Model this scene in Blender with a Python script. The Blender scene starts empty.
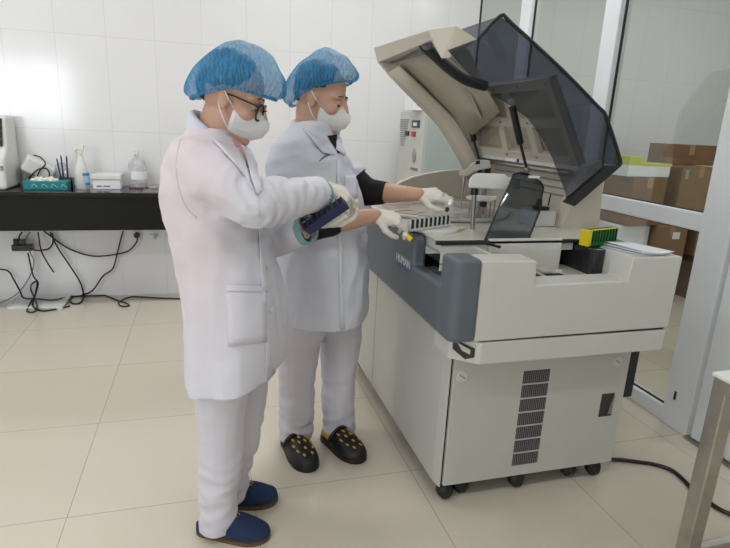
import bpy, bmesh, math, random
import numpy as np
from mathutils import Vector, Matrix, noise
from mathutils.bvhtree import BVHTree

# ------------------------------------------------------------------ camera, light, exposure
SC = bpy.context.scene
COL = SC.collection
FPX, YAW, PITCH, ROLL, CAMZ = 548.517, 0.288953, 0.265294, 0.046649, 1.285218

def cam_axes():
    f = Vector((math.sin(YAW)*math.cos(PITCH), math.cos(YAW)*math.cos(PITCH), -math.sin(PITCH)))
    r = Vector((math.cos(YAW), -math.sin(YAW), 0)); u = r.cross(f)
    c, s = math.cos(ROLL), math.sin(ROLL)
    return c*r+s*u, -s*r+c*u, f
CR, CU, CF = cam_axes()
CAM = Vector((0, 0, CAMZ))
cd = bpy.data.cameras.new('camera'); cam = bpy.data.objects.new('camera', cd); COL.objects.link(cam)
cd.sensor_width = 36; cd.lens = FPX*36/730; cd.clip_start = .02
cam.matrix_world = Matrix(((CR.x, CU.x, -CF.x, 0), (CR.y, CU.y, -CF.y, 0), (CR.z, CU.z, -CF.z, CAMZ), (0, 0, 0, 1)))
SC.camera = cam
SC.view_settings.view_transform = 'Standard'; SC.view_settings.look = 'None'
SC.view_settings.gamma = 1; SC.view_settings.use_curve_mapping = False
SC.view_settings.exposure = 0.20
SC.cycles.transparent_max_bounces = 24

W = bpy.data.worlds.new('world'); SC.world = W; W.use_nodes = True
bg = W.node_tree.nodes['Background']; bg.inputs[0].default_value = (.80, .90, 1, 1); bg.inputs[1].default_value = 3.0

def area(name, loc, sx, sy, power, col=(1, 1, 1), rot=(0, 0, 0)):
    l = bpy.data.lights.new(name, 'AREA'); l.shape = 'RECTANGLE'; l.size = sx; l.size_y = sy; l.energy = power; l.color = col
    o = bpy.data.objects.new(name, l); COL.objects.link(o); o.location = loc; o.rotation_euler = rot
    return o
LW = (1.0, .995, .98)
area('ceiling_tube_light', (-1.6, 2.9, 2.93), 1.2, .25, 17, LW)
area('ceiling_tube_light', (.9, 2.9, 2.93), 1.2, .25, 19, LW)
area('ceiling_tube_light', (-1.6, .3, 2.93), 1.2, .25, 17, LW)
area('ceiling_tube_light', (.9, .3, 2.93), 1.2, .25, 6.5, LW)
area('neighbour_room_light', (2.9, .45, 2.93), .5, .25, 12, LW)
area('neighbour_room_light', (3.3, 2.6, 2.93), 1.2, .25, 15, LW)
area('daylight_window', (-2.7, -2.12, 1.55), 1.4, 1.1, 42, (.93, .97, 1), (math.radians(90), 0, 0))

def ray(x, y):
    return (((x-365)/FPX)*CR - ((y-274)/FPX)*CU + CF)
def on(x, y, axis, val):
    d = ray(x, y); t = (val-CAM[axis])/d[axis]; return CAM+d*t
def at(x, y, Y): return on(x, y, 1, Y)

# ------------------------------------------------------------------ materials
def lin(c):
    return tuple((v/12.92 if v <= .04045 else ((v+.055)/1.055)**2.4) for v in [q/255 for q in c])
def mat(name, rgb, rough=.5, metal=0, var=.05, vs=8, bump=0, bs=60, alpha=1, spec=.5, sss=0, trans=0, coat=0, emit=None):
    m = bpy.data.materials.new(name); m.use_nodes = True
    nt = m.node_tree; b = nt.nodes['Principled BSDF']; L = nt.links
    c = lin(rgb)
    tc = nt.nodes.new('ShaderNodeTexCoord')
    n = nt.nodes.new('ShaderNodeTexNoise'); n.inputs['Scale'].default_value = vs; n.inputs['Detail'].default_value = 4
    L.new(tc.outputs['Object'], n.inputs['Vector'])
    r = nt.nodes.new('ShaderNodeValToRGB'); L.new(n.outputs['Fac'], r.inputs[0])
    r.color_ramp.elements[0].position = .3; r.color_ramp.elements[1].position = .7
    r.color_ramp.elements[0].color = tuple(v*(1-var) for v in c)+(1,)
    r.color_ramp.elements[1].color = tuple(min(1, v*(1+var)) for v in c)+(1,)
    L.new(r.outputs[0], b.inputs['Base Color'])
    b.inputs['Roughness'].default_value = rough; b.inputs['Metallic'].default_value = metal
    b.inputs['Alpha'].default_value = alpha; b.inputs['Specular IOR Level'].default_value = spec
    b.inputs['Coat Weight'].default_value = coat; b.inputs['Transmission Weight'].default_value = trans
    if sss:
        b.inputs['Subsurface Weight'].default_value = sss; b.inputs['Subsurface Scale'].default_value = .01
        b.inputs['Subsurface Radius'].default_value = (1, .4, .25)
    if emit:
        b.inputs['Emission Color'].default_value = lin(emit[:3])+(1,); b.inputs['Emission Strength'].default_value = emit[3]
    if bump:
        n2 = nt.nodes.new('ShaderNodeTexNoise'); n2.inputs['Scale'].default_value = bs; n2.inputs['Detail'].default_value = 3
        L.new(tc.outputs['Object'], n2.inputs['Vector'])
        bn = nt.nodes.new('ShaderNodeBump'); bn.inputs['Strength'].default_value = bump; bn.inputs['Distance'].default_value = .01
        L.new(n2.outputs['Fac'], bn.inputs['Height']); L.new(bn.outputs[0], b.inputs['Normal'])
    m.diffuse_color = c+(1,)
    return m

def tile_mat(name, rgb, grout, axes, size, off, line, rough, var=.03, spec=.5, rvar=.08):
    """glazed tiles: thin joints along two world axes, a slightly different tone per tile"""
    m = bpy.data.materials.new(name); m.use_nodes = True
    nt = m.node_tree; b = nt.nodes['Principled BSDF']; L = nt.links
    N = lambda op, *a: _math(nt, op, *a)
    g = nt.nodes.new('ShaderNodeNewGeometry'); s = nt.nodes.new('ShaderNodeSeparateXYZ'); L.new(g.outputs['Position'], s.inputs[0])
    facs, cells = [], []
    for k in range(2):
        u = N('DIVIDE', N('SUBTRACT', s.outputs[axes[k]], off[k]), size[k])
        fr = N('SUBTRACT', u, N('FLOOR', u)); cells.append(N('FLOOR', u))
        d = N('MULTIPLY', N('MINIMUM', fr, N('SUBTRACT', 1.0, fr)), size[k])
        facs.append(N('LESS_THAN', d, line/2))
    j = N('MAXIMUM', facs[0], facs[1])
    wn = nt.nodes.new('ShaderNodeTexWhiteNoise'); wn.noise_dimensions = '2D'
    cx = nt.nodes.new('ShaderNodeCombineXYZ'); L.new(cells[0], cx.inputs[0]); L.new(cells[1], cx.inputs[1]); L.new(cx.outputs[0], wn.inputs['Vector'])
    no = nt.nodes.new('ShaderNodeTexNoise'); no.inputs['Scale'].default_value = 2.2; no.inputs['Detail'].default_value = 5
    L.new(g.outputs['Position'], no.inputs['Vector'])
    t = N('ADD', N('MULTIPLY', wn.outputs['Value'], .5), N('MULTIPLY', no.outputs['Fac'], .5))
    mx = nt.nodes.new('ShaderNodeMix'); mx.data_type = 'RGBA'
    c = lin(rgb); L.new(t, mx.inputs[0])
    mx.inputs[6].default_value = tuple(v*(1-var) for v in c)+(1,); mx.inputs[7].default_value = tuple(min(1, v*(1+var)) for v in c)+(1,)
    m2 = nt.nodes.new('ShaderNodeMix'); m2.data_type = 'RGBA'; L.new(j, m2.inputs[0]); L.new(mx.outputs[2], m2.inputs[6])
    m2.inputs[7].default_value = lin(grout)+(1,); L.new(m2.outputs[2], b.inputs['Base Color'])
    b.inputs['Roughness'].default_value = rough; b.inputs['Specular IOR Level'].default_value = spec
    bn = nt.nodes.new('ShaderNodeBump'); bn.inputs['Strength'].default_value = .15; bn.inputs['Distance'].default_value = .002
    L.new(N('ADD', N('MULTIPLY', j, -1.0), N('MULTIPLY', no.outputs['Fac'], .6)), bn.inputs['Height']); L.new(bn.outputs[0], b.inputs['Normal'])
    return m
def _math(nt, op, *a):
    n = nt.nodes.new('ShaderNodeMath'); n.operation = op
    for k, v in enumerate(a):
        if hasattr(v, 'is_linked') or hasattr(v, 'links'): nt.links.new(v, n.inputs[k])
        else: n.inputs[k].default_value = v
    return n.outputs[0]
def clear_mat(name, tint, gloss=.08, diffuse=0, dcol=(255, 255, 255), rough=.02, fres=.10):
    m = bpy.data.materials.new(name); m.use_nodes = True
    nt = m.node_tree; nt.nodes.remove(nt.nodes['Principled BSDF']); L = nt.links; out = nt.nodes['Material Output']
    t = nt.nodes.new('ShaderNodeBsdfTransparent'); t.inputs[0].default_value = tuple(tint)+(1,)
    gl = nt.nodes.new('ShaderNodeBsdfGlossy'); gl.inputs['Roughness'].default_value = rough
    lw = nt.nodes.new('ShaderNodeLayerWeight'); lw.inputs[0].default_value = .35
    f = _math(nt, 'ADD', _math(nt, 'MULTIPLY', lw.outputs['Fresnel'], fres), gloss*.5)
    f.node.use_clamp = True
    last = t
    if diffuse:
        d = nt.nodes.new('ShaderNodeBsdfDiffuse'); d.inputs[0].default_value = lin(dcol)+(1,)
        nz = nt.nodes.new('ShaderNodeTexNoise'); nz.inputs['Scale'].default_value = 20
        mm = nt.nodes.new('ShaderNodeMixShader'); L.new(_math(nt, 'MULTIPLY', nz.outputs['Fac'], diffuse*2), mm.inputs[0])
        L.new(t.outputs[0], mm.inputs[1]); L.new(d.outputs[0], mm.inputs[2]); last = mm
    m1 = nt.nodes.new('ShaderNodeMixShader'); L.new(f, m1.inputs[0]); L.new(last.outputs[0], m1.inputs[1]); L.new(gl.outputs[0], m1.inputs[2])
    L.new(m1.outputs[0], out.inputs[0])
    return m

M = {}
M['floor'] = tile_mat('glazed_floor_tile', (211, 203, 187), (170, 162, 148), (0, 1), (.6, .6), (-.4685, 1.7189), .0032, .16, .03)
M['walltile'] = tile_mat('glazed_wall_tile', (232, 232, 234), (214, 214, 215), (0, 2), (.3, .5954), (-.894, 1.1665), .0030, .14, .012)
M['walltile_side'] = tile_mat('glazed_wall_tile_side', (232, 232, 234), (205, 205, 206), (1, 2), (.3, .5954), (0, 1.1665), .0030, .14, .012)
M['ceil'] = mat('ceiling_paint', (240, 240, 238), .8, var=.01)
M['alu'] = mat('white_aluminium', (226, 229, 233), .35, var=.02)
M['gasket'] = mat('black_gasket', (40, 42, 44), .6)
M['pane'] = clear_mat('grey_glass', (.76, .80, .78), .05)
M['granite'] = mat('black_granite', (16, 16, 18), .08, var=.6, vs=180)
M['granite_front'] = mat('black_granite_front', (16, 15, 16), .5, var=.4, vs=160, spec=.25)
M['beige'] = mat('warm_grey_plastic', (196, 189, 174), .45, var=.02, bump=.03, bs=300)
M['beige_dk'] = mat('beige_moulding', (176, 168, 150), .5, var=.02, bump=.03, bs=300)
M['white_pl'] = mat('white_enamel', (209, 209, 203), .4, var=.015, bump=.04, bs=400)
M['white_hi'] = mat('bright_white_plastic', (226, 226, 222), .35, var=.015)
M['panel'] = mat('cabinet_panel', (196, 195, 188), .42, var=.015, bump=.03, bs=300)
M['grey'] = mat('slate_grey_plastic', (96, 104, 112), .42, var=.03, bump=.05, bs=400)
M['dark'] = mat('dark_plastic', (30, 31, 34), .4, var=.1)
M['black'] = mat('black_plastic', (14, 14, 15), .3, var=.2)
M['void'] = mat('black_inside', (9, 9, 9), .8)
M['slot'] = mat('vent_dark', (58, 55, 50), .7)
M['rubber'] = mat('black_rubber', (24, 24, 25), .5, var=.2)
M['smoke'] = clear_mat('smoked_acrylic', (.50, .52, .57), .06)
M['smoke_lite'] = clear_mat('smoked_acrylic_thin', (.45, .47, .51), .06)
M['glassdk'] = mat('dark_glass', (44, 46, 47), .08, var=.1)
M['steel'] = mat('brushed_steel', (168, 166, 160), .32, 1, var=.1, vs=30)
M['steel_tbl'] = mat('stainless_tube', (182, 179, 174), .33, 1, var=.12, vs=18)
M['card'] = mat('cardboard', (142, 112, 82), .85, var=.08, vs=12)
M['card_dk'] = mat('cardboard_old', (132, 100, 70), .85, var=.08, vs=12)
M['tape'] = mat('packing_tape', (168, 138, 100), .35)
M['paper'] = mat('white_paper', (238, 240, 246), .8, var=.01)
M['teal_box'] = mat('teal_carton', (22, 132, 136), .55, var=.12, vs=60)
M['lime'] = mat('lime_lid', (196, 206, 40), .5)
M['yellow'] = mat('yellow_plastic', (226, 200, 20), .4)
M['green'] = mat('green_plastic', (24, 112, 54), .4, var=.08)
M['navy'] = mat('navy_plastic', (38, 42, 92), .4, var=.1)
M['rackwhite'] = mat('pale_rack_plastic', (206, 210, 206), .4)
M['blue_lbl'] = mat('blue_label', (70, 120, 190), .6, var=.1, vs=90)
M['pale_lbl'] = mat('pale_blue_label', (168, 204, 236), .6, var=.05, vs=90)
M['violet_lbl'] = mat('violet_label', (66, 66, 150), .6)
M['red'] = mat('red_switch', (196, 40, 50), .4)
M['tealcab'] = mat('pale_teal_enamel', (178, 190, 186), .4, var=.02)
M['cab'] = mat('light_grey_enamel', (198, 200, 192), .4, var=.02)
M['skin'] = mat('skin', (202, 160, 138), .5, var=.05, vs=20, sss=.12, bump=.05, bs=200)
M['coat'] = mat('white_coat_cloth', (222, 222, 232), .85, var=.015, vs=5, bump=.06, bs=500, spec=.2)
M['coat_pink'] = None
M['coat2'] = mat('white_uniform_cloth', (218, 221, 233), .85, var=.015, vs=5, bump=.06, bs=500, spec=.2)
M['trouser'] = mat('white_trouser_cloth', (218, 214, 224), .85, var=.02, vs=6, bump=.06, bs=500, spec=.2)
M['pink'] = mat('pink_shirt', (214, 158, 160), .85)
M['sleeve_black'] = mat('black_knit', (17, 17, 20), .9, var=.2, vs=60, bump=.2, bs=300)
M['teal_cuff'] = mat('teal_cuff', (140, 174, 172), .9, bump=.3, bs=200)
M['glove'] = mat('latex_glove', (228, 224, 214), .5, var=.04, vs=30, bump=.2, bs=90, sss=.08)
M['mask'] = mat('white_mask', (226, 226, 224), .9, var=.015, bump=.06, bs=400)
M['elastic'] = mat('white_elastic', (228, 228, 228), .9)
M['hair'] = mat('black_hair', (22, 19, 18), .45, var=.4, vs=80)
M['shoe_blue'] = mat('navy_felt', (33, 50, 84), .95, var=.12, vs=90, bump=.3, bs=400)
M['cork'] = mat('cork_sole', (104, 78, 56), .9, var=.2, vs=150)
M['foam_black'] = mat('black_foam', (20, 20, 22), .45, var=.15)
M['foam_yellow'] = mat('yellow_foam', (206, 160, 40), .6)
M['gold'] = mat('gold_thread', (190, 150, 60), .6)
M['eye_white'] = mat('eye_white', (220, 214, 208), .3)
M['eye_dark'] = mat('eye_dark', (24, 16, 14), .25)
M['lens'] = clear_mat('spectacle_lens', (.9, .92, .95), .10)
M['clear'] = clear_mat('clear_plastic', (.90, .90, .90), .08, .12)
M['clear_frost'] = clear_mat('frosted_bottle', (.90, .88, .88), .06, .35, (235, 235, 238))
M['pinkliq'] = clear_mat('pink_liquid', (.86, .68, .70), .05, .2, (220, 170, 175))
M['cable_grey'] = mat('grey_cable', (120, 122, 126), .5)
M['logo_white'] = mat('logo_white', (225, 228, 232), .5)
M['logo_blue'] = mat('logo_blue', (60, 90, 160), .5)
M['patch_pink'] = mat('pale_pink_print', (206, 190, 178), .6, var=.1)
M['patch_green'] = mat('pale_green_print', (196, 200, 140), .6, var=.1)
M['deck'] = mat('pale_deck', (204, 202, 190), .25, var=.03)
def cap_mat():
    """thin pleated non-woven film"""
    m = mat('blue_bouffant_film', (58, 152, 206), .55, var=.18, vs=40)
    nt = m.node_tree; b = nt.nodes['Principled BSDF']; L = nt.links
    tc = nt.nodes.new('ShaderNodeTexCoord'); w = nt.nodes.new('ShaderNodeTexWave'); w.inputs['Scale'].default_value = 30
    w.inputs['Distortion'].default_value = 9; w.inputs['Detail'].default_value = 3; w.bands_direction = 'X'
    L.new(tc.outputs['Object'], w.inputs['Vector'])
    a = _math(nt, 'ADD', _math(nt, 'MULTIPLY', w.outputs['Fac'], .12), .47); L.new(a, b.inputs['Alpha'])
    bn = nt.nodes.new('ShaderNodeBump'); bn.inputs['Strength'].default_value = .35; bn.inputs['Distance'].default_value = .004
    L.new(w.outputs['Fac'], bn.inputs['Height']); L.new(bn.outputs[0], b.inputs['Normal'])
    return m
M['cap'] = cap_mat()
def pink_coat_mat():
    """white cloth over a pink shirt: the shirt's pink shows through over back and shoulders"""
    m = mat('white_coat_over_pink', (222, 222, 232), .85, var=.015, vs=5, bump=.06, bs=500, spec=.2)
    nt = m.node_tree; b = nt.nodes['Principled BSDF']; L = nt.links
    old = b.inputs['Base Color'].links[0].from_socket
    g = nt.nodes.new('ShaderNodeNewGeometry'); s = nt.nodes.new('ShaderNodeSeparateXYZ'); L.new(g.outputs['Position'], s.inputs[0])
    mx = nt.nodes.new('ShaderNodeMix'); mx.data_type = 'RGBA'; L.new(old, mx.inputs[6]); mx.inputs[7].default_value = lin((228, 215, 221))+(1,)
    fx = nt.nodes.new('ShaderNodeMapRange'); fx.inputs[1].default_value = .10; fx.inputs[2].default_value = -.03; L.new(s.outputs[0], fx.inputs[0])
    fz = nt.nodes.new('ShaderNodeMapRange'); fz.inputs[1].default_value = .55; fz.inputs[2].default_value = .95; L.new(s.outputs[2], fz.inputs[0])
    f = _math(nt, 'MULTIPLY', fx.outputs[0], fz.outputs[0]); L.new(f, mx.inputs[0]); L.new(mx.outputs[2], b.inputs['Base Color'])
    return m
M['coat_pink'] = pink_coat_mat()

# ------------------------------------------------------------------ mesh helpers
class MB:
    def __init__(s): s.bm = bmesh.new(); s.mi = 0
    def v(s, p): return s.bm.verts.new(Vector(p))
    def f(s, vs):
        try:
            f = s.bm.faces.new(vs); f.material_index = s.mi; return f
        except ValueError: return None
    def use(s, i): s.mi = i; return s
    def box(s, x0, x1, y0, y1, z0, z1, mx=None):
        ps = [(x, y, z) for z in (z0, z1) for y in (y0, y1) for x in (x0, x1)]
        v = [s.v(mx @ Vector(p) if mx else p) for p in ps]
        for q in ((0, 2, 3, 1), (4, 5, 7, 6), (0, 1, 5, 4), (2, 6, 7, 3), (0, 4, 6, 2), (1, 3, 7, 5)): s.f([v[i] for i in q])
        return s
    def prism(s, poly, axis, a, b):
        """poly of 2-D points in the other two axes (in order), pushed along axis from a to b"""
        def P(q, t):
            l = list(q); l.insert(axis, t); return l
        A = [s.v(P(q, a)) for q in poly]; B = [s.v(P(q, b)) for q in poly]
        s.f(A); s.f(B[::-1]); n = len(poly)
        for i in range(n): s.f([A[i], B[i], B[(i+1) % n], A[(i+1) % n]])
        return s
    def loft(s, rings, caps=True, closed=True):
        R = [[s.v(p) for p in r] for r in rings]; n = len(R[0])
        for a, b in zip(R, R[1:]):
            for i in range(n if closed else n-1): s.f([a[i], a[(i+1) % n], b[(i+1) % n], b[i]])
        if caps: s.f(R[0][::-1]); s.f(R[-1])
        return s
    def cyl(s, p0, p1, r0, r1=None, n=16, caps=True):
        r1 = r0 if r1 is None else r1
        p0, p1 = Vector(p0), Vector(p1); d = (p1-p0).normalized(); a = d.orthogonal().normalized(); b = d.cross(a)
        s.loft([[p+(a*math.cos(t)+b*math.sin(t))*r for t in [2*math.pi*i/n for i in range(n)]] for p, r in ((p0, r0), (p1, r1))], caps)
        return s
    def tube(s, pts, r, n=8, rr=None, closed=False):
        pts = [Vector(p) for p in pts]; rings = []; a = None
        for i, p in enumerate(pts):
            d = (pts[min(i+1, len(pts)-1)]-pts[max(i-1, 0)]).normalized()
            a = d.orthogonal().normalized() if a is None else (a-d*a.dot(d)).normalized()
            b = d.cross(a); q = rr[i] if rr else r
            rings.append([p+(a*math.cos(t)+b*math.sin(t))*q for t in [2*math.pi*k/n for k in range(n)]])
        return s.loft(rings)
    def lathe(s, prof, c, n=24, axis=Vector((0, 0, 1)), sy=1.0):
        c = Vector(c); axis = Vector(axis).normalized(); a = axis.orthogonal().normalized(); b = axis.cross(a)
        return s.loft([[c+axis*h+(a*math.cos(t)+b*math.sin(t)*sy)*max(r, 1e-4) for t in [2*math.pi*k/n for k in range(n)]] for r, h in prof])
    def ell(s, c, r, rot=None, n=16, m=10):
        c = Vector(c); rings = []
        for j in range(m+1):
            ph = -math.pi/2+math.pi*j/m; cr = max(math.cos(ph), 1e-3)
            ring = []
            for i in range(n):
                t = 2*math.pi*i/n; q = Vector((r[0]*cr*math.cos(t), r[1]*cr*math.sin(t), r[2]*math.sin(ph)))
                ring.append(c+(rot @ q if rot else q))
            rings.append(ring)
        return s.loft(rings)
    def cap(s, p0, p1, r0, r1, n=14):
        """tapered capsule"""
        p0, p1 = Vector(p0), Vector(p1); L = (p1-p0).length; d = (p1-p0).normalized(); a = d.orthogonal().normalized(); b = d.cross(a)
        rings = []
        for h, r in [(-r0*math.cos(q), r0*math.sin(q)) for q in (.05, .5, 1., 1.57)]+[(L+r1*math.sin(q), r1*math.cos(q)) for q in (0, .55, 1.05, 1.52)]:
            rings.append([p0+d*h+(a*math.cos(t)+b*math.sin(t))*r for t in [2*math.pi*k/n for k in range(n)]])
        return s.loft(rings)
    def sheet(s, grid):
        V = [[s.v(p) for p in r] for r in grid]
        for a, b in zip(V, V[1:]):
            for i in range(len(a)-1): s.f([a[i], a[i+1], b[i+1], b[i]])
        return s
    def build(s, name, m, parent=None, smooth=False, bevel=0, seg=2, solid=0, mods=(), off=0):
        bmesh.ops.recalc_face_normals(s.bm, faces=s.bm.faces)
        me = bpy.data.meshes.new(name); s.bm.to_mesh(me); s.bm.free()
        o = bpy.data.objects.new(name, me); COL.objects.link(o)
        for q in (m if isinstance(m, (list, tuple)) else [m]): me.materials.append(q)
        finish(o, smooth)
        if solid:
            md = o.modifiers.new('thickness', 'SOLIDIFY'); md.thickness = solid; md.offset = off
        if bevel:
            md = o.modifiers.new('edge', 'BEVEL'); md.width = bevel; md.segments = seg; md.limit_method = 'ANGLE'; md.angle_limit = math.radians(35)
            md.harden_normals = False
        if parent: adopt(o, parent)
        return o
def finish(o, smooth):
    if smooth:
        o.data.polygons.foreach_set('use_smooth', [True]*len(o.data.polygons))
        if smooth != 'all':
            try: o.data.set_sharp_from_angle(angle=math.radians(40))
            except Exception: pass
def adopt(o, parent):
    o.parent = parent
    o.matrix_parent_inverse = Matrix.Translation(-Vector(parent.location))
def tag(o, label, cat, group=None, kind=None):
    o['label'] = label; o['category'] = cat
    if group: o['group'] = group
    if kind: o['kind'] = kind
    return o
def thing(name, label, cat, loc=(0, 0, 0), group=None):
    o = bpy.data.objects.new(name, None); COL.objects.link(o); o.location = loc; o.empty_display_size = .05
    return tag(o, label, cat, group)
def struct(o): o['kind'] = 'structure'; return o
def bake(o):
    """apply modifiers without operators"""
    dg = bpy.context.evaluated_depsgraph_get(); dg.update()
    me = bpy.data.meshes.new_from_object(o.evaluated_get(dg), depsgraph=dg)
    old = o.data; o.modifiers.clear(); o.data = me; me.name = old.name
    return o
def remesh(o, voxel, smooth=6, fac=.5):
    md = o.modifiers.new('r', 'REMESH'); md.mode = 'VOXEL'; md.voxel_size = voxel; md.use_smooth_shade = True
    if smooth:
        sm = o.modifiers.new('s', 'SMOOTH'); sm.factor = fac; sm.iterations = smooth
    bake(o); finish(o, 'all'); return o
def displace(o, fn):
    me = o.data; n = len(me.vertices)
    co = np.empty(n*3); me.vertices.foreach_get('co', co); co = co.reshape(-1, 3)
    no = np.empty(n*3); me.vertices.foreach_get('normal', no); no = no.reshape(-1, 3)
    for i in range(n):
        r = fn(Vector(co[i]), Vector(no[i]))
        if isinstance(r, Vector): co[i] += r
        else: co[i] += no[i]*r
    me.vertices.foreach_set('co', co.ravel()); me.update()
def cut(o, p, n, rad=.09, depth=.12, thick=.0025):
    """open a tube of cloth: trim everything past the plane (p, n) close to p"""
    p = Vector(p); n = Vector(n).normalized(); bm = bmesh.new(); bm.from_mesh(o.data)
    fs = [f for f in bm.faces if -.03 < (f.calc_center_median()-p).dot(n) < depth and ((f.calc_center_median()-p)-n*(f.calc_center_median()-p).dot(n)).length < rad]
    g = set(fs)
    for f in fs: g.update(f.edges); g.update(f.verts)
    bmesh.ops.bisect_plane(bm, geom=list(g), plane_co=p, plane_no=n, clear_outer=True)
    bm.to_mesh(o.data); bm.free(); finish(o, 'all')
    if thick and not o.modifiers:
        md = o.modifiers.new('thickness', 'SOLIDIFY'); md.thickness = thick; md.offset = -1
    return o
def bvh(o):
    me = o.data
    return BVHTree.FromPolygons([tuple(v.co) for v in me.vertices], [tuple(p.vertices) for p in me.polygons])
def spline(pts, n):
    """Catmull-Rom through pts"""
    P = [Vector(p) for p in pts]; P = [P[0]*2-P[1]]+P+[P[-1]*2-P[-2]]; out = []
    for i in range(1, len(P)-2):
        for k in range(n):
            t = k/n; a, b, c, d = P[i-1:i+3]
            out.append(.5*((2*b)+(c-a)*t+(2*a-5*b+4*c-d)*t*t+(3*b-a-3*c+d)*t**3))
    out.append(P[-2]); return out
def smoothstep(a, b, x):
    t = max(0, min(1, (x-a)/(b-a))); return t*t*(3-2*t)
def txt(body, size, loc, ax, up, m, name, parent=None, ext=.0008):
    """raised lettering as a mesh: runs along ax, stands along up"""
    c = bpy.data.curves.new(name, 'FONT'); c.body = body; c.size = size; c.extrude = ext; c.align_x = 'CENTER'; c.align_y = 'CENTER'
    o = bpy.data.objects.new(name, c); COL.objects.link(o)
    dg = bpy.context.evaluated_depsgraph_get(); dg.update()
    me = bpy.data.meshes.new_from_object(o.evaluated_get(dg), depsgraph=dg)
    bpy.data.objects.remove(o)
    ax, up = Vector(ax).normalized(), Vector(up).normalized(); nz = ax.cross(up); loc = Vector(loc)
    me.transform(Matrix(((ax.x, up.x, nz.x, loc.x), (ax.y, up.y, nz.y, loc.y), (ax.z, up.z, nz.z, loc.z), (0, 0, 0, 1))))
    me.materials.clear(); me.materials.append(m)
    o = bpy.data.objects.new(name, me); COL.objects.link(o)
    if parent: adopt(o, parent)
    return o

# ------------------------------------------------------------------ setting
WY = 4.17           # back wall
PX = 2.05           # glazed partition
struct(MB().box(-3.6, 4.9, -2.15, 4.3, -.08, 0).build('floor', M['floor']))
struct(MB().box(-3.6, 4.9, WY, WY+.12, 0, 3).build('wall_back', M['walltile']))
struct(MB().box(-3.72, -3.6, -2.15, 4.3, 0, 3).build('wall_left', M['walltile_side']))
struct(MB().box(4.8, 4.92, -2.15, 4.3, 0, 3).build('wall_right', M['ceil']))
struct(MB().box(-3.6, 4.9, -2.15, 4.3, 3, 3.1).build('ceiling', M['ceil']))
wr = MB().box(-3.6, -3.4, -2.15, -2.03, 0, 3).box(-2.0, 4.9, -2.15, -2.03, 0, 3).box(-3.4, -2.0, -2.15, -2.03, 0, 1.0).box(-3.4, -2.0, -2.15, -2.03, 2.1, 3)
struct(wr.build('wall_rear', M['ceil']))
wf = MB().box(-3.4, -3.35, -2.1, -2.04, 1.0, 2.1).box(-2.05, -2.0, -2.1, -2.04, 1.0, 2.1).box(-2.74, -2.66, -2.1, -2.04, 1.0, 2.1)
wf.box(-3.4, -2.0, -2.1, -2.04, 1.0, 1.05).box(-3.4, -2.0, -2.1, -2.04, 2.05, 2.1)
struct(wf.build('window_2', M['alu']))

# glazed partition (white aluminium, grey glass) and the door in it
pb = MB()
for y0, y1 in ((3.40, 3.52), (2.55, 2.67), (1.69, 1.835)): pb.box(PX-.02, PX+.05, y0, y1, 0, 3)
for y0, y1 in ((3.52, WY), (2.67, 3.40), (1.835, 2.55)):
    pb.box(PX-.01, PX+.045, y0, y1, 0, .075); pb.box(PX-.01, PX+.045, y0, y1, .905, .985); pb.box(PX-.01, PX+.045, y0, y1, 2.6, 2.68)
win = struct(pb.build('window_1', M['alu'], bevel=.006))
gk = MB()
for y0, y1 in ((3.52, WY), (2.67, 3.40), (1.835, 2.55)):
    for z0, z1 in ((.075, .905), (.985, 2.6)):
        for a in ((y0, y0+.004, z0, z1), (y1-.004, y1, z0, z1), (y0, y1, z0, z0+.005), (y0, y1, z1-.005, z1)): gk.box(PX+.008, PX+.022, *a)
gk.build('gasket', M['gasket'], win)
for y0, y1 in ((3.52, WY), (2.67, 3.40), (1.835, 2.55)):
    for z0, z1 in ((.08, .9), (.99, 2.595)):
        MB().sheet([[(PX+.015, y0+.004, z0), (PX+.015, y1-.004, z0)], [(PX+.015, y0+.004, z1), (PX+.015, y1-.004, z1)]]).build('pane', M['pane'], win)
dl = MB().box(PX-.012, PX+.03, 1.50, 1.672, .012, 2.2).box(PX-.012, PX+.03, .80, .92, .012, 2.2).box(PX-.012, PX+.03, .92, 1.50, .012, .13).box(PX-.012, PX+.03, .92, 1.50, 2.08, 2.2)
door = struct(dl.build('door_1', M['alu'], bevel=.006))
MB().sheet([[(PX+.01, .92, .13), (PX+.01, 1.5, .13)], [(PX+.01, .92, 2.08), (PX+.01, 1.5, 2.08)]]).build('door_glass', M['pane'], door)
MB().box(PX-.02, PX-.01, 1.66, 1.70, 1.0, 1.08).cyl((PX-.02, 1.682, 1.0), (PX-.02, 1.682, 1.08), .009, n=10).build('hinge', M['steel'], door)
MB().box(PX-.024, PX-.018, 1.775, 1.785, .14, .18).build('latch_plate', M['gasket'], win)
struct(MB().box(PX-.03, PX+.06, .5, 1.69, 0, .01).build('trim_1', M['steel']))

# black stone counter on the back wall
ct = thing('stone_counter', 'long black polished stone counter fixed along the white tiled wall', 'counter', (-1.4, 4.0, 0))
MB().box(-3.4, .02, 3.77, WY-.001, .772, .80).build('worktop', M['granite'], ct, bevel=.006)
MB().box(-3.4, .0, 3.79, 3.815, .556, .774).box(-3.4, .0, 3.815, WY-.001, .735, .772).build('apron', M['granite_front'], ct, bevel=.003)
CT = .80
def ctp(x, y): return on(x, y, 2, CT)        # a point of the counter top seen at this pixel

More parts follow.
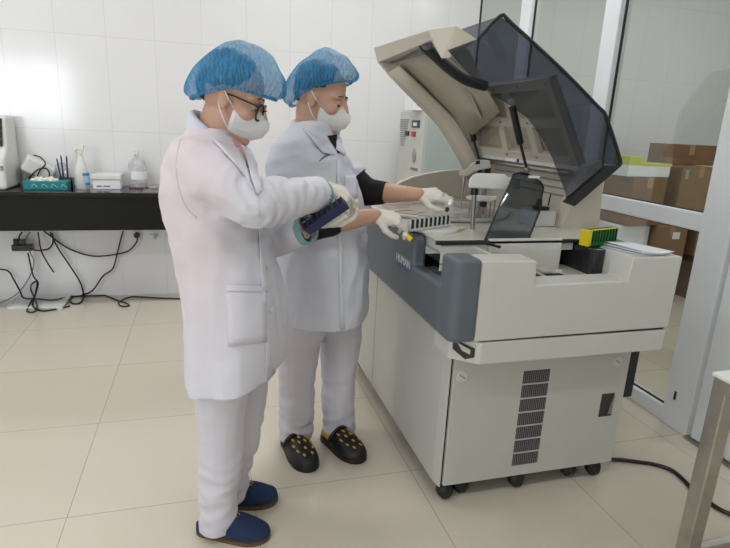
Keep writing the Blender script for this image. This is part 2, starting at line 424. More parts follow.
# analyser cut by the left edge
t = thing('benchtop_analyser', 'white benchtop instrument with a dark screen at the left end of the counter', 'laboratory instrument', (-1.33, 4.0, CT))
MB().prism([(3.84, CT), (4.15, CT), (4.15, 1.24), (3.97, 1.24), (3.93, 1.05), (3.85, .99)], 0, -1.62, -1.168).build('body', M['white_hi'], t, bevel=.02, seg=3)
MB().prism([(3.926, 1.06), (3.915, 1.06), (3.955, 1.225), (3.966, 1.225)], 0, -1.60, -1.185).build('screen', M['eye_dark'], t, bevel=.003)
MB().box(-1.60, -1.172, 3.842, 3.848, .92, .925)  .box(-1.19, -1.175, 3.843, 3.849, .93, .945).build('seam_line', M['cable_grey'], t)
# scanner with its cord
t = thing('barcode_scanner', 'white tilted scanner head wrapped in its black cord beside the instrument', 'scanner', (-1.06, 4.0, CT))
m4 = Matrix.Translation((-1.045, 4.09, .91)) @ Matrix.Rotation(math.radians(-32), 4, 'Y').inverted() @ Matrix.Rotation(.3, 4, 'Z')
MB().box(-.095, .085, -.055, .055, -.045, .05, m4).build('scanner_head', M['white_hi'], t, bevel=.012, seg=3)
MB().cyl((-1.055, 4.095, CT), (-1.055, 4.095, .815), .05, n=20).cyl((-1.055, 4.095, .815), (-1.055, 4.095, .88), .018).build('stand', M['dark'], t, bevel=.003)
cp = [(-1.105, 4.025, 0.807), (-1.085, 4.02, 0.86), (-1.035, 4.015, 0.91), (-0.985, 4.02, 0.92), (-0.97, 4.025, 0.88), (-0.995, 4.025, 0.84), (-1.055, 4.025, 0.82), (-1.025, 4.015, 0.9), (-0.985, 4.015, 0.95), (-1.015, 4.035, 0.99), (-1.055, 4.055, 1.0)]
MB().tube(spline(cp, 6), .0045).build('cord', M['black'], t)
# plastic bag behind
b = MB().ell((-.915, 4.115, .875), (.05, .04, .082), n=20, m=14).build('plastic_bag', M['clear'], smooth='all')
displace(b, lambda c, n: .018*noise.noise(c*28)); 
for v in b.data.vertices: v.co.z = max(v.co.z, CT+.001)
tag(b, 'crumpled clear plastic bag behind the teal carton', 'bag')
# glove carton
t = thing('glove_carton', 'teal cardboard glove carton with pale gloves poking out', 'box', (-.93, 3.95, CT))
a, c = ctp(22, 190), ctp(69, 189)
MB().box(a.x, c.x, 3.885, 4.01, CT, .852).build('carton', M['teal_box'], t, bevel=.003)
sw = MB()
for k in range(4): sw.tube(spline([(a.x+.05+k*.055, 3.8835, .815), (a.x+.06+k*.055, 3.8835, .835), (a.x+.085+k*.055, 3.8835, .815)], 5), .002, n=5)
sw.build('printed_swirl', M['pale_lbl'], t)
g = MB()
for k in range(7): g.ell((a.x+.05+k*.02, 3.945+.012*math.sin(k*2.1), .855), (.022, .03, .012+.006*(k % 3)), n=10, m=6)
g = g.build('glove_tops', M['glove'], t, smooth='all'); displace(g, lambda c, n: .006*noise.noise(c*60))
# pen cup with three pens
t = thing('pen_holder', 'black pen holder behind the teal carton', 'pen holder', (-.80, 4.05, CT))
hx = at(68, 180, 4.05).x
MB().box(hx-.05, hx-.046, 4.02, 4.08, CT, .86).box(hx+.028, hx+.032, 4.02, 4.08, CT, .86).box(hx-.05, hx+.032, 4.02, 4.024, CT, .86).box(hx-.05, hx+.032, 4.076, 4.08, CT, .86).box(hx-.05, hx+.032, 4.02, 4.08, CT, .804).build('cup', M['black'], t, bevel=.002)
t['label'] = 'black pen holder between the teal carton and the spray bottle'
for k, (bx, tx, ty, la) in enumerate(((-.036, 57, 160, 'blue pen leaning leftmost in the black holder'), (-.024, 61, 157, 'blue pen in the middle of the black holder'), (-.002, 66.5, 157.5, 'dark pen upright at the right of the black holder'))):
    top = at(tx, ty, 4.055); p = tag(MB().cyl((hx+bx, 4.05, .806), top, .0048, n=10).cyl(top, top+(top-Vector((hx+bx, 4.05, .806))).normalized()*.012, .0045, .002, n=10).build('pen', M['navy'] if k < 2 else M['black'], smooth=True), la, 'pen', 'pens in the black holder')
# spray bottle
bx = ctp(84.5, 188); bx = Vector((bx.x, 3.96, CT)); k_ = 1.13
t = thing('spray_bottle', 'white trigger spray bottle with a blue label on the counter', 'spray bottle', bx)
MB().lathe([(r*k_, z*k_) for r, z in ((.034, 0), (.038, .006), (.038, .105), (.034, .125), (.02, .16), (.013, .185), (.012, .20))], bx, 28, sy=.8).build('bottle', M['white_hi'], t, smooth=True)
def sp(x, z): return (bx.x+x*k_, CT+z*k_)
MB().cyl(bx+Vector((0, 0, .195*k_)), bx+Vector((0, 0, .215*k_)), .014*k_).prism([sp(-.028, .235), sp(-.032, .21), sp(-.024, .21), sp(-.012, .223), sp(.02, .217), sp(.024, .245), sp(-.004, .252)], 1, bx.y-.012, bx.y+.012).prism([sp(-.02, .22), sp(-.024, .185), sp(-.02, .175), sp(-.014, .22)], 1, bx.y-.005, bx.y+.005).build('trigger_head', M['white_hi'], t, bevel=.003)
def wrapl(name, r, a0, a1, z0, z1, m, par, c=None, sy=.8):
    c = c or bx
    return MB().loft([[c+Vector((r*math.cos(q), r*sy*math.sin(q), z)) for q in [math.radians(a0+(a1-a0)*k/12) for k in range(13)]] for z in (z0, z1)], caps=False, closed=False).build(name, M[m], par)
ls_ = wrapl('label_sticker', .0435, -88, 42, .02, .107, 'pale_lbl', t)
wrapl('label_band', .0441, -84, 4, .088, .102, 'blue_lbl', ls_); wrapl('label_band', .0441, -60, 24, .027, .042, 'blue_lbl', ls_)
# white lidded box
a, c = ctp(96, 186.5).x, ctp(126, 185.5).x
t = thing('lidded_carton', 'white lidded carton next to the spray bottle', 'box', ((a+c)/2, 4.03, CT))
MB().box(a+.006, c-.006, 3.95, 4.11, CT, .872).build('carton', M['paper'], t, bevel=.003)
MB().box(a, c, 3.944, 4.116, .862, .895).build('lid', M['white_hi'], t, bevel=.005)
MB().box(a+.03, a+.06, 3.9485, 3.95, .815, .823).box(a+.07, a+.11, 3.9485, 3.95, .815, .823).build('print_line', M['cable_grey'], t)
# plastic bottle with a little pink liquid
bx = Vector((at(138.5, 185, 4.06).x, 4.06, CT)); k_ = 1.18
t = thing('plastic_jug', 'clear plastic bottle with a little pink liquid at its bottom', 'bottle', bx)
MB().lathe([(r*k_, z*k_) for r, z in ((.044, 0), (.05, .006), (.05, .02), (.05, .12), (.045, .145), (.022, .17), (.013, .178), (.013, .19))], bx, 28).build('bottle', M['clear_frost'], t, smooth=True)
MB().lathe([(.053, .004), (.0555, .008), (.0555, .026), (.001, .026)], bx, 24).build('liquid', M['pinkliq'], t, smooth=True)
MB().cyl(bx+Vector((0, 0, .188*k_)), bx+Vector((0, 0, .212*k_)), .016, n=18).build('screw_cap', M['white_hi'], t, bevel=.002)
wrapl('label_sticker', .0598, -130, -10, .06, .115, 'paper', t, bx, 1.0)
# metal clipboard/tray next to it
t = thing('instrument_tray', 'flat steel tray on the counter behind the nearer technician', 'tray', (-.33, 3.9, CT))
a, c = ctp(143, 192).x, -.22
MB().box(a, c, 3.83, 4.0, CT, .804).box(a, c, 3.83, 3.834, .804, .816).box(a, c, 3.996, 4.0, .804, .816).box(a, a+.004, 3.83, 4.0, .804, .816).box(c-.004, c, 3.83, 4.0, .804, .816).build('tray', M['steel'], t)
t2 = tag(MB().box(-.36, -.25, 3.86, 3.96, .8045, .838).build('metal_box', M['steel'], bevel=.012, seg=3), 'small bright metal box lying in the steel tray', 'box')

# power strip, plugs, tray and cables below the counter
t = thing('power_strip', 'black power strip hanging in a bundle of cords under the counter', 'power strip', (-1.19, 4.08, .45))
a = at(13, 247, 4.1); c = at(34, 247, 4.1); zz = (a.z+c.z)/2
MB().box(a.x, c.x, 4.06, 4.11, zz-.02, zz+.022).build('strip_body', M['black'], t, bevel=.006)
MB().cyl((a.x+.03, 4.085, zz+.022), (a.x+.03, 4.085, zz+.06), .02).box(a.x+.05, a.x+.085, 4.065, 4.105, zz+.022, zz+.055).build('plug', M['dark'], t, bevel=.003)
tr = thing('floor_tray', 'flat white tray on the floor under the counter', 'tray', (-1.15, 3.98, 0))
q = [on(8, 310, 2, 0), on(62, 310, 2, 0), on(72, 296, 2, 0), on(20, 296, 2, 0)]
for v in q: v.y = min(v.y, 4.15)
b = MB().loft([[v+Vector((0, 0, z)) for v in q] for z in (0, .014)]); b.build('tray_plate', M['white_hi'], tr, bevel=.004)
rim = MB()
for i in range(4): rim.tube([q[i]+Vector((0, 0, .016)), q[(i+1) % 4]+Vector((0, 0, .016))], .005, n=6)
rim.build('tray_rim', M['white_hi'], tr)
def cable(name, pts, label, r=.0055, m='black', n=8, group='cords under the counter'):
    pts = [Vector((q.x, min(q.y, WY-r-.002), max(q.z, r+.001))) for q in spline(pts, n)]
    return tag(MB().tube(pts, r, n=6).build(name, M[m], smooth='all'), label, 'cable', group)
def wp(x, y, Y=4.13): return at(x, y, Y)
def fp(x, y, z=.0065): return on(x, y, 2, z)
cable('loose_cable', [wp(44, 231, 4.12), wp(60, 243), wp(72, 250), wp(92, 256), wp(112, 255), wp(128, 251), wp(136, 243), wp(137.5, 238)], 'black cord sagging from the counter to the round wall plug')
cable('loose_cable', [wp(123, 231), wp(118, 250), wp(113, 268), wp(103, 276), wp(92, 291, 4.11), fp(80, 295), fp(68, 297), fp(52, 300, .03), fp(38, 299, .03), fp(24, 298, .03), wp(20, 291, 4.08), wp(14, 280), wp(8, 271), wp(-4, 269)], 'black cord running down from the counter and along the floor to the left edge')
cable('loose_cable', [wp(50, 232), wp(58, 248), wp(70, 266), wp(80, 282), fp(83.5, 296), fp(80, 303), fp(72, 303), fp(71, 298), fp(82, 293.5), fp(100, 294), fp(117, 300), fp(128, 304), fp(128, 306), fp(121, 306), fp(119, 302), fp(130, 297), fp(142, 297), fp(160, 298), fp(190, 299)], 'black cord looping twice across the floor below the counter')
cable('loose_cable', [wp(28, 253, 4.1), wp(33, 275, 4.09), wp(38, 283, 4.05), wp(35, 295, 4.0), fp(32, 300, .03), fp(27, 311), fp(34, 312), fp(37, 305, .03), fp(31, 290, .07), wp(32, 284, 4.05), wp(37, 282, 4.05), wp(36, 292, 4.0), fp(33, 306, .03), fp(45, 311), fp(70, 306)], 'black cord knotted over the white floor tray')
cable('loose_cable', [wp(22, 232, 4.1), wp(19, 238, 4.08), wp(24, 244, 4.08), wp(34, 250, 4.08), wp(48, 249, 4.1), wp(53, 242, 4.1), wp(52, 233, 4.1)], 'black cord looping from the power strip back up under the counter')
cable('loose_cable', [wp(38, 232, 4.1), wp(41, 250, 4.08), wp(47, 262, 4.08), wp(53, 271, 4.08), wp(54, 272, 4.08)], 'short black cord dangling loose with a connector end')
cable('loose_cable', [wp(30, 232, 4.1), wp(26, 240, 4.07), wp(30, 252, 4.08), wp(34, 262, 4.1), wp(30, 276, 4.1), wp(18, 293, 4.1), fp(0, 303), fp(-10, 304)], 'thin grey cord leaving the bundle along the wall foot', .004, 'cable_grey')
t = thing('wall_plug', 'round black plug in a wall socket under the counter', 'plug', wp(137, 235, 4.14))
c = wp(137, 236, 4.14)
MB().box(c.x-.03, c.x+.03, 4.155, WY-.001, c.z-.04, c.z+.04).build('socket_plate', M['white_hi'], t, bevel=.003)
MB().cyl((c.x, 4.155, c.z+.008), (c.x, 4.115, c.z+.008), .02).build('plug', M['black'], t, bevel=.003)
c = wp(155, 236, 4.14)
tag(MB().cyl((c.x, WY-.002, c.z), (c.x, 4.13, c.z), .012).cyl((c.x, 4.13, c.z-.02), (c.x, 4.13, c.z+.014), .009).box(c.x-.03, c.x+.025, 4.125, 4.135, c.z+.012, c.z+.018).build('water_tap', M['steel'], bevel=.002), 'small metal valve on the wall just behind the nearer technician', 'valve')

# grey electrical cabinet behind the analyser
CB = thing('control_cabinet', 'tall light grey metal cabinet with a switch panel against the wall', 'cabinet', (1.65, 3.75, 0))
x0, x1, y0, y1, zt = 1.40, 1.93, 3.51, 3.99, 1.392
MB().box(x0, x1, y0, y1, 0, zt).build('cabinet_body', M['cab'], CB, bevel=.006)
MB().box(x0+.03, x1-.02, y0-.008, y0, .05, zt-.04).build('front_panel', M['tealcab'], CB, bevel=.004)
def cbp(x, y): return on(x, y, 0, x0-.001)
def cbox(name, xa, ya, xb, yb, m, d=.006):
    a, c = cbp(xa, ya), cbp(xb, yb)
    return MB().box(x0-d, x0+.001, min(a.y, c.y), max(a.y, c.y), min(a.z, c.z), max(a.z, c.z)).build(name, M[m], CB, bevel=.002)
cbox('meter', 412.6, 120.2, 419.5, 128, 'dark'); cbox('meter_window', 414, 122.5, 417.5, 126, 'paper', .008)
cbox('switch', 406.2, 131, 408.8, 136, 'black', .012); cbox('switch', 412.6, 131.5, 415.4, 137, 'red', .012)
lv = MB()
for k in range(13):
    y = 119.3+k*2.1; a, c = cbp(400.8, y), cbp(409-k*.45, y); lv.box(x0-.004, x0+.001, min(a.y, c.y), max(a.y, c.y), a.z-.006, a.z)
lv.build('louvre', M['cable_grey'], CB)
a, c = cbp(414, 151), cbp(414, 161)
MB().ell((x0-.002, (a.y+c.y)/2, (a.z+c.z)/2), (.008, .035, .05), n=16, m=10).build('handle', M['steel'], CB, smooth='all')
cbox('name_plate', 410.5, 167, 417.5, 171.5, 'cable_grey', .003)
# carton on the cabinet
t = thing('reagent_carton', 'small white carton with violet labels on top of the grey cabinet', 'box', (1.6, 3.75, zt))
a = at(414, 110, 3.56); c = at(446, 110, 3.56)
MB().box(a.x, c.x, 3.56, 3.74, zt+.001, zt+.095).build('carton', M['paper'], t, bevel=.003)
for q in (.02, .125): MB().box(a.x+q, a.x+q+.07, 3.558, 3.56, zt+.03, zt+.065).build('label_sticker', M['violet_lbl'], t)
MB().box(a.x, a.x+.05, 3.62, 3.66, zt+.095, zt+.112).build('lid_clip', M['black'], t, bevel=.002)

# cartons in the room behind the glass
def carton(name, xa, ya, xb, yb, Y, d, m, label, z0=None, tape=True, group='cartons behind the glass', cat='box'):
    a, c = at(xa, yb, Y), at(xb, ya, Y); zb = a.z if z0 is None else z0
    tt = thing(name, label, cat, ((a.x+c.x)/2, Y+d/2, zb), group)
    MB().box(a.x, c.x, Y, Y+d, zb, c.z).build('carton', M[m], tt, bevel=.004)
    if tape:
        mx_ = (a.x+c.x)/2; MB().box(mx_-.025, mx_+.025, Y-.0012, Y+d, c.z-.08, c.z+.0012).build('tape_strip', M['tape'], tt)
    return tt, a.x, c.x, zb, c.z
T1 = carton('cardboard_carton', 645, 226, 689, 296, 3.40, .42, 'card', 'large brown carton on the floor behind the glass below the rail', 0)
c = at(676, 236, 3.40); MB().box(c.x-.035, c.x+.035, 3.398, 3.4, c.z-.025, c.z+.03).build('label_sticker', M['paper'], T1[0])
T2 = carton('cardboard_carton', 691, 256, 716, 300, 3.42, .42, 'card_dk', 'brown carton on the floor at the right, next to the door post', 0, False)
T3 = carton('cardboard_carton', 626.5, 178, 668, 224, 3.42, .40, 'card_dk', 'brown carton carrying the white box with the lime lid', T1[4]+.003)
T4 = carton('cardboard_carton', 673, 168, 722, 222, 3.42, .40, 'card', 'brown carton right of the white box, below the topmost carton', T1[4]+.003)
T5 = carton('cardboard_carton', 664, 146, 718, 165.5, 3.63, .19, 'card_dk', 'topmost flat brown carton of the stack behind the glass', T4[4]+.003)
MB().box(T4[1]+.03, T4[1]+.06, 3.417, 3.42, T4[4]-.09, T4[4]-.02).build('label_sticker', M['teal_cuff'], T4[0])
T7 = carton('cardboard_carton', 693, 226, 719, 255, 3.42, .40, 'card', 'small brown carton between floor carton and the rail at the right', T2[4]+.003, False)
tt, xa, xb, za, zb = carton('white_carton', 627, 166.5, 671, 177.5, 3.43, .18, 'paper', 'white box with a lime lid on the brown cartons behind the glass', T3[4]+.003, False, None)
MB().box(xa, xa+.12, 3.432, 3.60, zb, zb+.065).box(xa+.12, xb+.01, 3.428, 3.605, zb, zb+.018).build('lime_lid', M['lime'], tt, bevel=.003)
tag(MB().box(at(617, 230, 3.46).x, T1[1]-.01, 3.46, 3.8, 0, T1[4]-.004).build('foam_box', M['paper'], bevel=.01), 'pale foam box standing left of the large floor carton', 'box')

# stainless table cut by the right edge, with its cable behind
t = thing('steel_table', 'stainless steel table with a white top at the right edge', 'table', (1.5, .65, 0))
TZ = .75; a = on(712, 373, 2, TZ)
MB().box(a.x, a.x+.9, a.y-.62, a.y, TZ-.006, TZ+.004).build('table_top', M['white_hi'], t, bevel=.002)
MB().box(a.x+.004, a.x+.9, a.y-.616, a.y-.004, TZ-.04, TZ-.006).build('frame', M['steel_tbl'], t, bevel=.003)
for lx, ly in ((a.x+.004, a.y-.044), (a.x+.85, a.y-.044), (a.x+.004, a.y-.61), (a.x+.85, a.y-.61)):
    MB().box(lx, lx+.04, ly, ly+.04, 0, TZ-.036).build('leg', M['steel_tbl'], t, bevel=.004)
MB().box(a.x+.04, a.x+.86, a.y-.038, a.y-.012, .235, .265).box(a.x+.01, a.x+.036, a.y-.60, a.y-.03, .235, .265).build('stretcher', M['steel_tbl'], t, bevel=.003)
cable('floor_cable', [fp(606, 457, .03), fp(616, 460), fp(635, 462), fp(655, 465), fp(672, 471), fp(685, 482), fp(694, 492), fp(705, 500), fp(722, 511), fp(745, 520)], 'dark grey cable trailing over the floor from the analyser to the steel table', .008, 'black', 8, None)

# ------------------------------------------------------------------ chemistry analyser
A = thing('chemistry_analyzer', 'large grey and beige floor-standing laboratory analyser with its smoked hood open', 'laboratory analyser', (1.12, 2.1, 0))
YB = 2.74
def ap(name, mb, m, bevel=.004, smooth=False, parent=None, seg=2, solid=0): return mb.build(name, M[m], parent or A, smooth=smooth, bevel=bevel, seg=seg, solid=solid)
# lower cabinet
ap('cabinet_core', MB().box(.768, 1.462, 1.532, YB-.02, .07, .62), 'void', 0)
ap('side_panel', MB().prism([(.749, 1.56), (.757, 1.517), (.764, 1.517), (.767, 1.56), (.767, 2.312), (.749, 2.312)], 2, .066, .66), 'panel', .003)
ap('side_panel', MB().box(.749, .767, 2.318, YB, .066, .66), 'panel', .003)
ap('side_panel', MB().box(1.462, 1.48, 1.535, YB, .066, .62), 'panel', .003)
ap('rear_panel', MB().box(.767, 1.462, YB-.018, YB, .066, .62), 'panel', .003)
fpn = ap('front_panel', MB().box(.772, 1.48, 1.513, 1.531, .07, .62), 'panel', .004)
for i in range(7):
    z1 = .490-i*.0545; z0 = z1-.047
    v = ap('vent_grille', MB().box(1.038, 1.143, 1.5118, 1.514, z0, z1), 'slot', 0, parent=fpn)
    s = MB()
    for k in range(13):
        x = 1.041+k*.0080; s.box(x, x+.0026, 1.5105, 1.512, z0+.002, z1-.002)
    ap('vent_bars', s, 'cable_grey', 0, parent=fpn)
for x, z in ((.803, .492), (1.422, .497)):
    k = ap('lock_cover', MB().cyl((x, 1.514, z), (x, 1.508, z), .021, n=24), 'white_pl', .002, parent=fpn)
    ap('lock_slot', MB().box(x-.012, x+.012, 1.5065, 1.5085, z-.0015, z+.0015, Matrix.Translation((x, 0, z)) @ Matrix.Rotation(.6, 4, 'Y') @ Matrix.Translation((-x, 0, -z))), 'cable_grey', 0, parent=fpn)
ap('power_inlet', MB().box(1.381, 1.437, 1.511, 1.514, .275, .369), 'slot', .001, parent=fpn)
ap('inlet_latch', MB().prism([(1.415, .285), (1.432, .285), (1.434, .36), (1.424, .33)], 1, 1.506, 1.512), 'steel', .001, parent=fpn)
for x, y in ((.795, 1.545), (.865, 1.565), (1.087, 1.55), (1.325, 1.565), (1.428, 1.55), (.80, 2.65), (1.43, 2.65)):
    c = ap('caster', MB().cyl((x-.013, y, .033), (x+.013, y, .033), .033, n=24).ell((x, y, .035), (.032, .031, .032), n=18, m=10), 'rubber', .004, 'all')
    ap('caster_stem', MB().cyl((x, y, .03), (x, y, .085), .012), 'steel', 0, parent=c)
ap('side_unit', MB().box(1.481, at(637, 370, 1.60).x, 1.60, 2.0, at(622, 398, 1.60).z, .56), 'dark', .006)
ap('cable_gland', MB().cyl((1.48, 1.58, .10), (1.505, 1.58, .10), .012), 'black', .002)

# upper body
FY = 1.43
ap('front_cover', MB().prism([(.79, .648), (.79, .907), (.978, .904), (.982, .826), (1.328, .828), (1.337, .906), (1.537, .906), (1.534, .652)], 1, FY, 1.53), 'white_pl', .005)
ap('front_tower', MB().prism([(1.330, .70), (1.3385, .9055), (1.5365, .9055), (1.534, .70)], 1, 1.5305, 1.60), 'white_pl', .004)
ap('lower_band', MB().prism([(.818, FY+.003), (1.530, FY+.003), (1.530, 1.62), (.74, 1.62), (.738, 1.50)], 2, .567, .643), 'white_pl', .004)
ap('groove', MB().prism([(.82, FY+.01), (1.525, FY+.01), (1.525, 1.6), (.75, 1.6), (.75, 1.5)], 2, .642, .653), 'slot', 0)
n_ = Vector((-.64, -.77, 0)).normalized(); t_ = Vector((.77, -.64, 0)).normalized(); c_ = Vector((.775, 1.4665, .612))
hp = MB()
for w, h0, h1, d, mi in ((.036, -.034, .028, .0015, 0),): hp.loft([[c_+t_*sx*w+Vector((0, 0, sz))+n_*q for sx, sz in ((-1, h1-.0), (1, h1-.02), (1, h0+.012), (.2, h0), (-1, h1-.035))] for q in (0, d)])
ap('handle_recess', hp, 'slot', 0)
ap('recess_grip', MB().loft([[c_+t_*sx*.022+Vector((0, 0, sz))+n_*q for sx, sz in ((-1, .018), (1, .002), (1, -.014), (-.2, -.006))] for q in (.0015, .004)]), 'white_pl', .001)
# slate side cover with its notch, rounded corner at the front
cr = [(.70+.035-.035*math.cos(q), 1.425+.035-.035*math.sin(q)) for q in [math.radians(9*k) for k in range(11)]]
sc = ap('side_cover', MB().prism(cr+[(.7905, 1.425), (.7905, 1.529), (.70, 1.529)], 2, .648, .914), 'grey', .014, seg=4)
ap('side_cover_panel', MB().prism([(1.5285, .648), (1.5285, .808), (1.768, .808), (1.776, .90), (1.79, .917), (YB, .917), (YB, .655)], 0, .70, .752), 'grey', .014, seg=4, parent=sc)
ap('notch_sill', MB().box(.745, .80, 1.53, 1.79, .79, .800).cyl((.765, 1.72, .80), (.765, 1.72, .806), .02), 'grey', .002)
lg = at(403, 262, 1.7); lg = on(403, 262, 0, .699)
txt('HUMAN', .042, (.6985, lg.y, lg.z+.004), (0, -1, 0), (0, 0, 1), M['logo_white'], 'logo_lettering', sc)
ap('logo_underline', MB().box(.6978, .6995, lg.y-.06, lg.y+.06, lg.z-.024, lg.z-.019), 'logo_blue', 0, parent=sc)
# inside of the bay behind the notch
ap('inner_panel', MB().box(.868, .878, 1.535, 2.3, .838, .905).box(.872, .88, 1.535, 2.3, .815, .836), 'white_pl', .002)
ap('bay_front', MB().box(.757, .93, 1.660, 1.667, .842, .905).box(.757, .93, 1.662, 1.667, .815, .838), 'white_pl', .002)
ap('inner_void', MB().box(.76, 1.24, 1.535, 1.655, .66, .772).box(.756, .866, 1.66, YB-.05, .66, .785), 'void', 0)
# loading bay near the front
bay = ap('loading_bay', MB().box(.985, 1.33, 1.535, 1.72, .785, .812), 'deck', .002)
for x0, x1, y0, y1 in ((1.02, 1.10, 1.56, 1.64), (1.12, 1.19, 1.56, 1.60)): ap('slot', MB().box(x0, x1, y0, y1, .8115, .8130), 'void', 0, parent=bay)
ap('step_block', MB().box(1.02, 1.15, 1.65, 1.70, .812, .832).box(1.12, 1.16, 1.60, 1.70, .812, .824), 'deck', .003, parent=bay)
ap('lock_button', MB().cyl((1.20, 1.62, .812), (1.20, 1.62, .818), .012, n=18), 'white_hi', .001, parent=bay)
ap('bay_back_panel', MB().box(.93, 1.222, 1.652, 1.664, .80, .927), 'white_pl', .003)
# black rack bay at the right
ap('rack_bay', MB().box(1.285, 1.52, 1.601, 1.86, .70, .905).box(1.285, 1.335, 1.56, 1.605, .70, .905), 'glassdk', .004)
# deck
ap('deck_base', MB().box(.755, 1.28, 1.668, YB-.04, .88, .916), 'white_pl', .002)
ap('deck_glass_edge', MB().box(.735, 1.29, 1.652, 1.667, .908, .922), 'glassdk', .003)
dk = ap('deck_top', MB().box(.745, 1.46, 1.668, YB-.04, .916, .922), 'deck', .001)
ap('carousel', MB().lathe([(.30, 0), (.31, .004), (.31, .012), (.30, .016), (.285, .010), (.001, .010)], (1.02, 2.30, .922), 56), 'white_pl', 0, True)
pm = MB()
for k in range(16):
    a0 = 2*math.pi*k/16+.03; a1 = a0+2*math.pi/16-.08
    pm.loft([[(1.02+r*math.cos(a), 2.30+r*math.sin(a), .9345) for a in [a0+(a1-a0)*j/4 for j in range(5)]] for r in (.14, .26)], caps=False, closed=False)
ap('carousel_segment', pm, 'patch_pink', 0)
def patch_deck(pts, m, z=.9235): 
    ap('deck_print', MB().loft([[on(x, y, 2, z+q) for x, y in pts] for q in (0, .001)]), m, 0, parent=dk)
patch_deck([(455, 216), (490, 209), (494, 213), (462, 220)], 'patch_pink'); patch_deck([(450, 229), (462, 226), (466, 228), (455, 232)], 'patch_green'); patch_deck([(466, 206), (476, 204), (478, 207), (468, 209)], 'patch_pink')
c = on(432, 229, 2, .922)
ap('rack_turntable', MB().lathe([(.001, 0), (.098, 0), (.10, .004), (.10, .010), (.096, .012), (.001, .012)], (c.x, c.y, .922), 40), 'white_hi', 0, True)
TT = Vector((c.x, c.y, .934))
# far end wall, near column, rear wall
fw = [(378, 204), (388, 190), (400, 181.5), (412, 176.5), (426, 173), (442, 170.5), (458, 169.5), (474, 170), (490, 172)]
pts = [at(x, y, YB-.02) for x, y in fw]
ap('end_wall', MB().prism([(p.x, p.z) for p in pts]+[(1.50, .88), (pts[0].x-.02, .88)], 1, YB-.035, YB-.005), 'beige', .006, seg=3)
nc = [at(x, y, 1.86) for x, y in ((559, 232), (564, 220), (570, 206), (580, 185), (590, 165), (603, 160), (603, 192), (599, 234))]
ap('rear_column', MB().prism([(p.x, p.z) for p in nc], 1, 1.86, 1.93), 'beige', .006)
ap('rear_wall', MB().box(1.455, 1.52, 1.93, YB, .60, 1.13), 'beige', .006)
ap('rear_base', MB().box(1.30, 1.52, 1.865, YB, .62, .92), 'beige_dk', .004)
for k in range(3): ap('wall_slot', MB().box(1.451, 1.456, 2.0, 2.6, 1.03+k*.03, 1.035+k*.03), 'cable_grey', 0)
ap('hinge_bar', MB().cyl((1.40, 1.9, 1.135), (1.40, YB-.04, 1.135), .014), 'steel', 0, True)
ap('deck_block', MB().box(1.255, 1.36, 1.90, 2.0, .922, .985), 'white_hi', .004)
ap('deck_connector', MB().box(1.275, 1.33, 1.91, 1.95, .985, 1.0).box(1.285, 1.30, 1.92, 1.94, 1.0, 1.03).cyl((1.335, 1.93, 1.0), (1.34, 1.93, 1.05), .003), 'dark', .002)

# hood -----------------------------------------------------------------
H = ap('hood_lip', MB().loft([[at(375, 47, 2.70), at(379, 62, 2.70), at(395, 61, 2.66), at(392, 44, 2.70)],
                               [at(428, 30, 2.0), at(431, 41, 2.0), at(440, 36, 1.98), at(440, 27, 2.02)],
                               [at(456, 25, 1.79), at(441, 59, 1.79), at(450, 58, 1.775), at(478, 40, 1.775)]]), 'beige', .004)
# far end wall of the hood (seen from inside)
far = [(375, 47), (379, 62), (388, 73), (406, 92), (424, 110), (440, 127), (452, 146), (462, 165), (471, 184), (482, 178), (482, 160), (490, 130), (492, 100), (470, 50), (430, 36)]
fo = [at(x, y, 2.70) for x, y in far]
ap('hood_end_panel', MB().prism([(p.x, p.z) for p in fo], 1, 2.70, 2.725), 'beige', .004)
# moulded inner band along the far end
ib0 = [(388, 73), (406, 92), (424, 110), (440, 127), (452, 146), (462, 165), (471, 184)]
ib1 = [(399, 66), (418, 84), (438, 103), (454, 119), (464, 134), (472, 150), (480, 168)]
ap('hood_inner_band', MB().sheet([[at(x, y, 2.69) for x, y in ib0], [at(x, y, 2.56) for x, y in ib1]]), 'beige', 0, True, solid=.012)
# grey inner liner above it
ap('hood_liner', MB().sheet([[at(396, 64, 2.62), at(420, 86, 2.60), at(452, 117, 2.58), at(467, 140, 2.56)], [at(436, 46, 2.25), at(458, 68, 2.25), at(488, 92, 2.2), at(500, 112, 2.2)]]), 'beige_dk', 0, True, solid=.008)
dc = spline([at(423, 38, 2.2), at(424, 46, 2.2), at(434, 55, 2.2), at(448, 68, 2.2), at(464, 79, 2.2), at(478, 84, 2.2), at(486, 86, 2.2)], 6)
ap('hose', MB().tube(dc, .021, n=14), 'dark', 0, 'all')
ap('hose_bracket', MB().ell(at(427, 42, 2.14), (.024, .02, .03)), 'cable_grey', 0, 'all')
# ribbed inner frame
fA, fB, fC, fD = at(580, 166, 1.86), at(476, 153, 2.62), at(468, 88, 2.62), at(550, 77, 1.86)   # near-low, far-low, far-high, near-high
U = (fB-fA); V = (fD-fA); NN = U.cross(V).normalized()
if NN.x > 0: NN = -NN
def FP(u, v, d): 
    return (fA*(1-u)+fB*u)*(1-v)+(fD*(1-u)+fC*u)*v+NN*d
def fbar(u0, u1, v0, v1, d0, d1): 
    return [[FP(u, v, d) for u, v in ((u0, v0), (u1, v0), (u1, v1), (u0, v1))] for d in (d0, d1)]
fr = ap('hood_frame', MB().loft(fbar(0, 1, 0, 1, -.03, -.018)), 'beige_dk', 0)
for q in ((0, 1, 0, .11), (0, 1, .44, .56), (0, 1, .88, 1), (0, .05, 0, 1), (.95, 1, 0, 1), (.60, .655, .11, .44), (.30, .355, .11, .44), (.47, .525, .56, .88)):
    ap('frame_rib', MB().loft(fbar(*q, -.02, .008)), 'beige', .003, parent=fr)
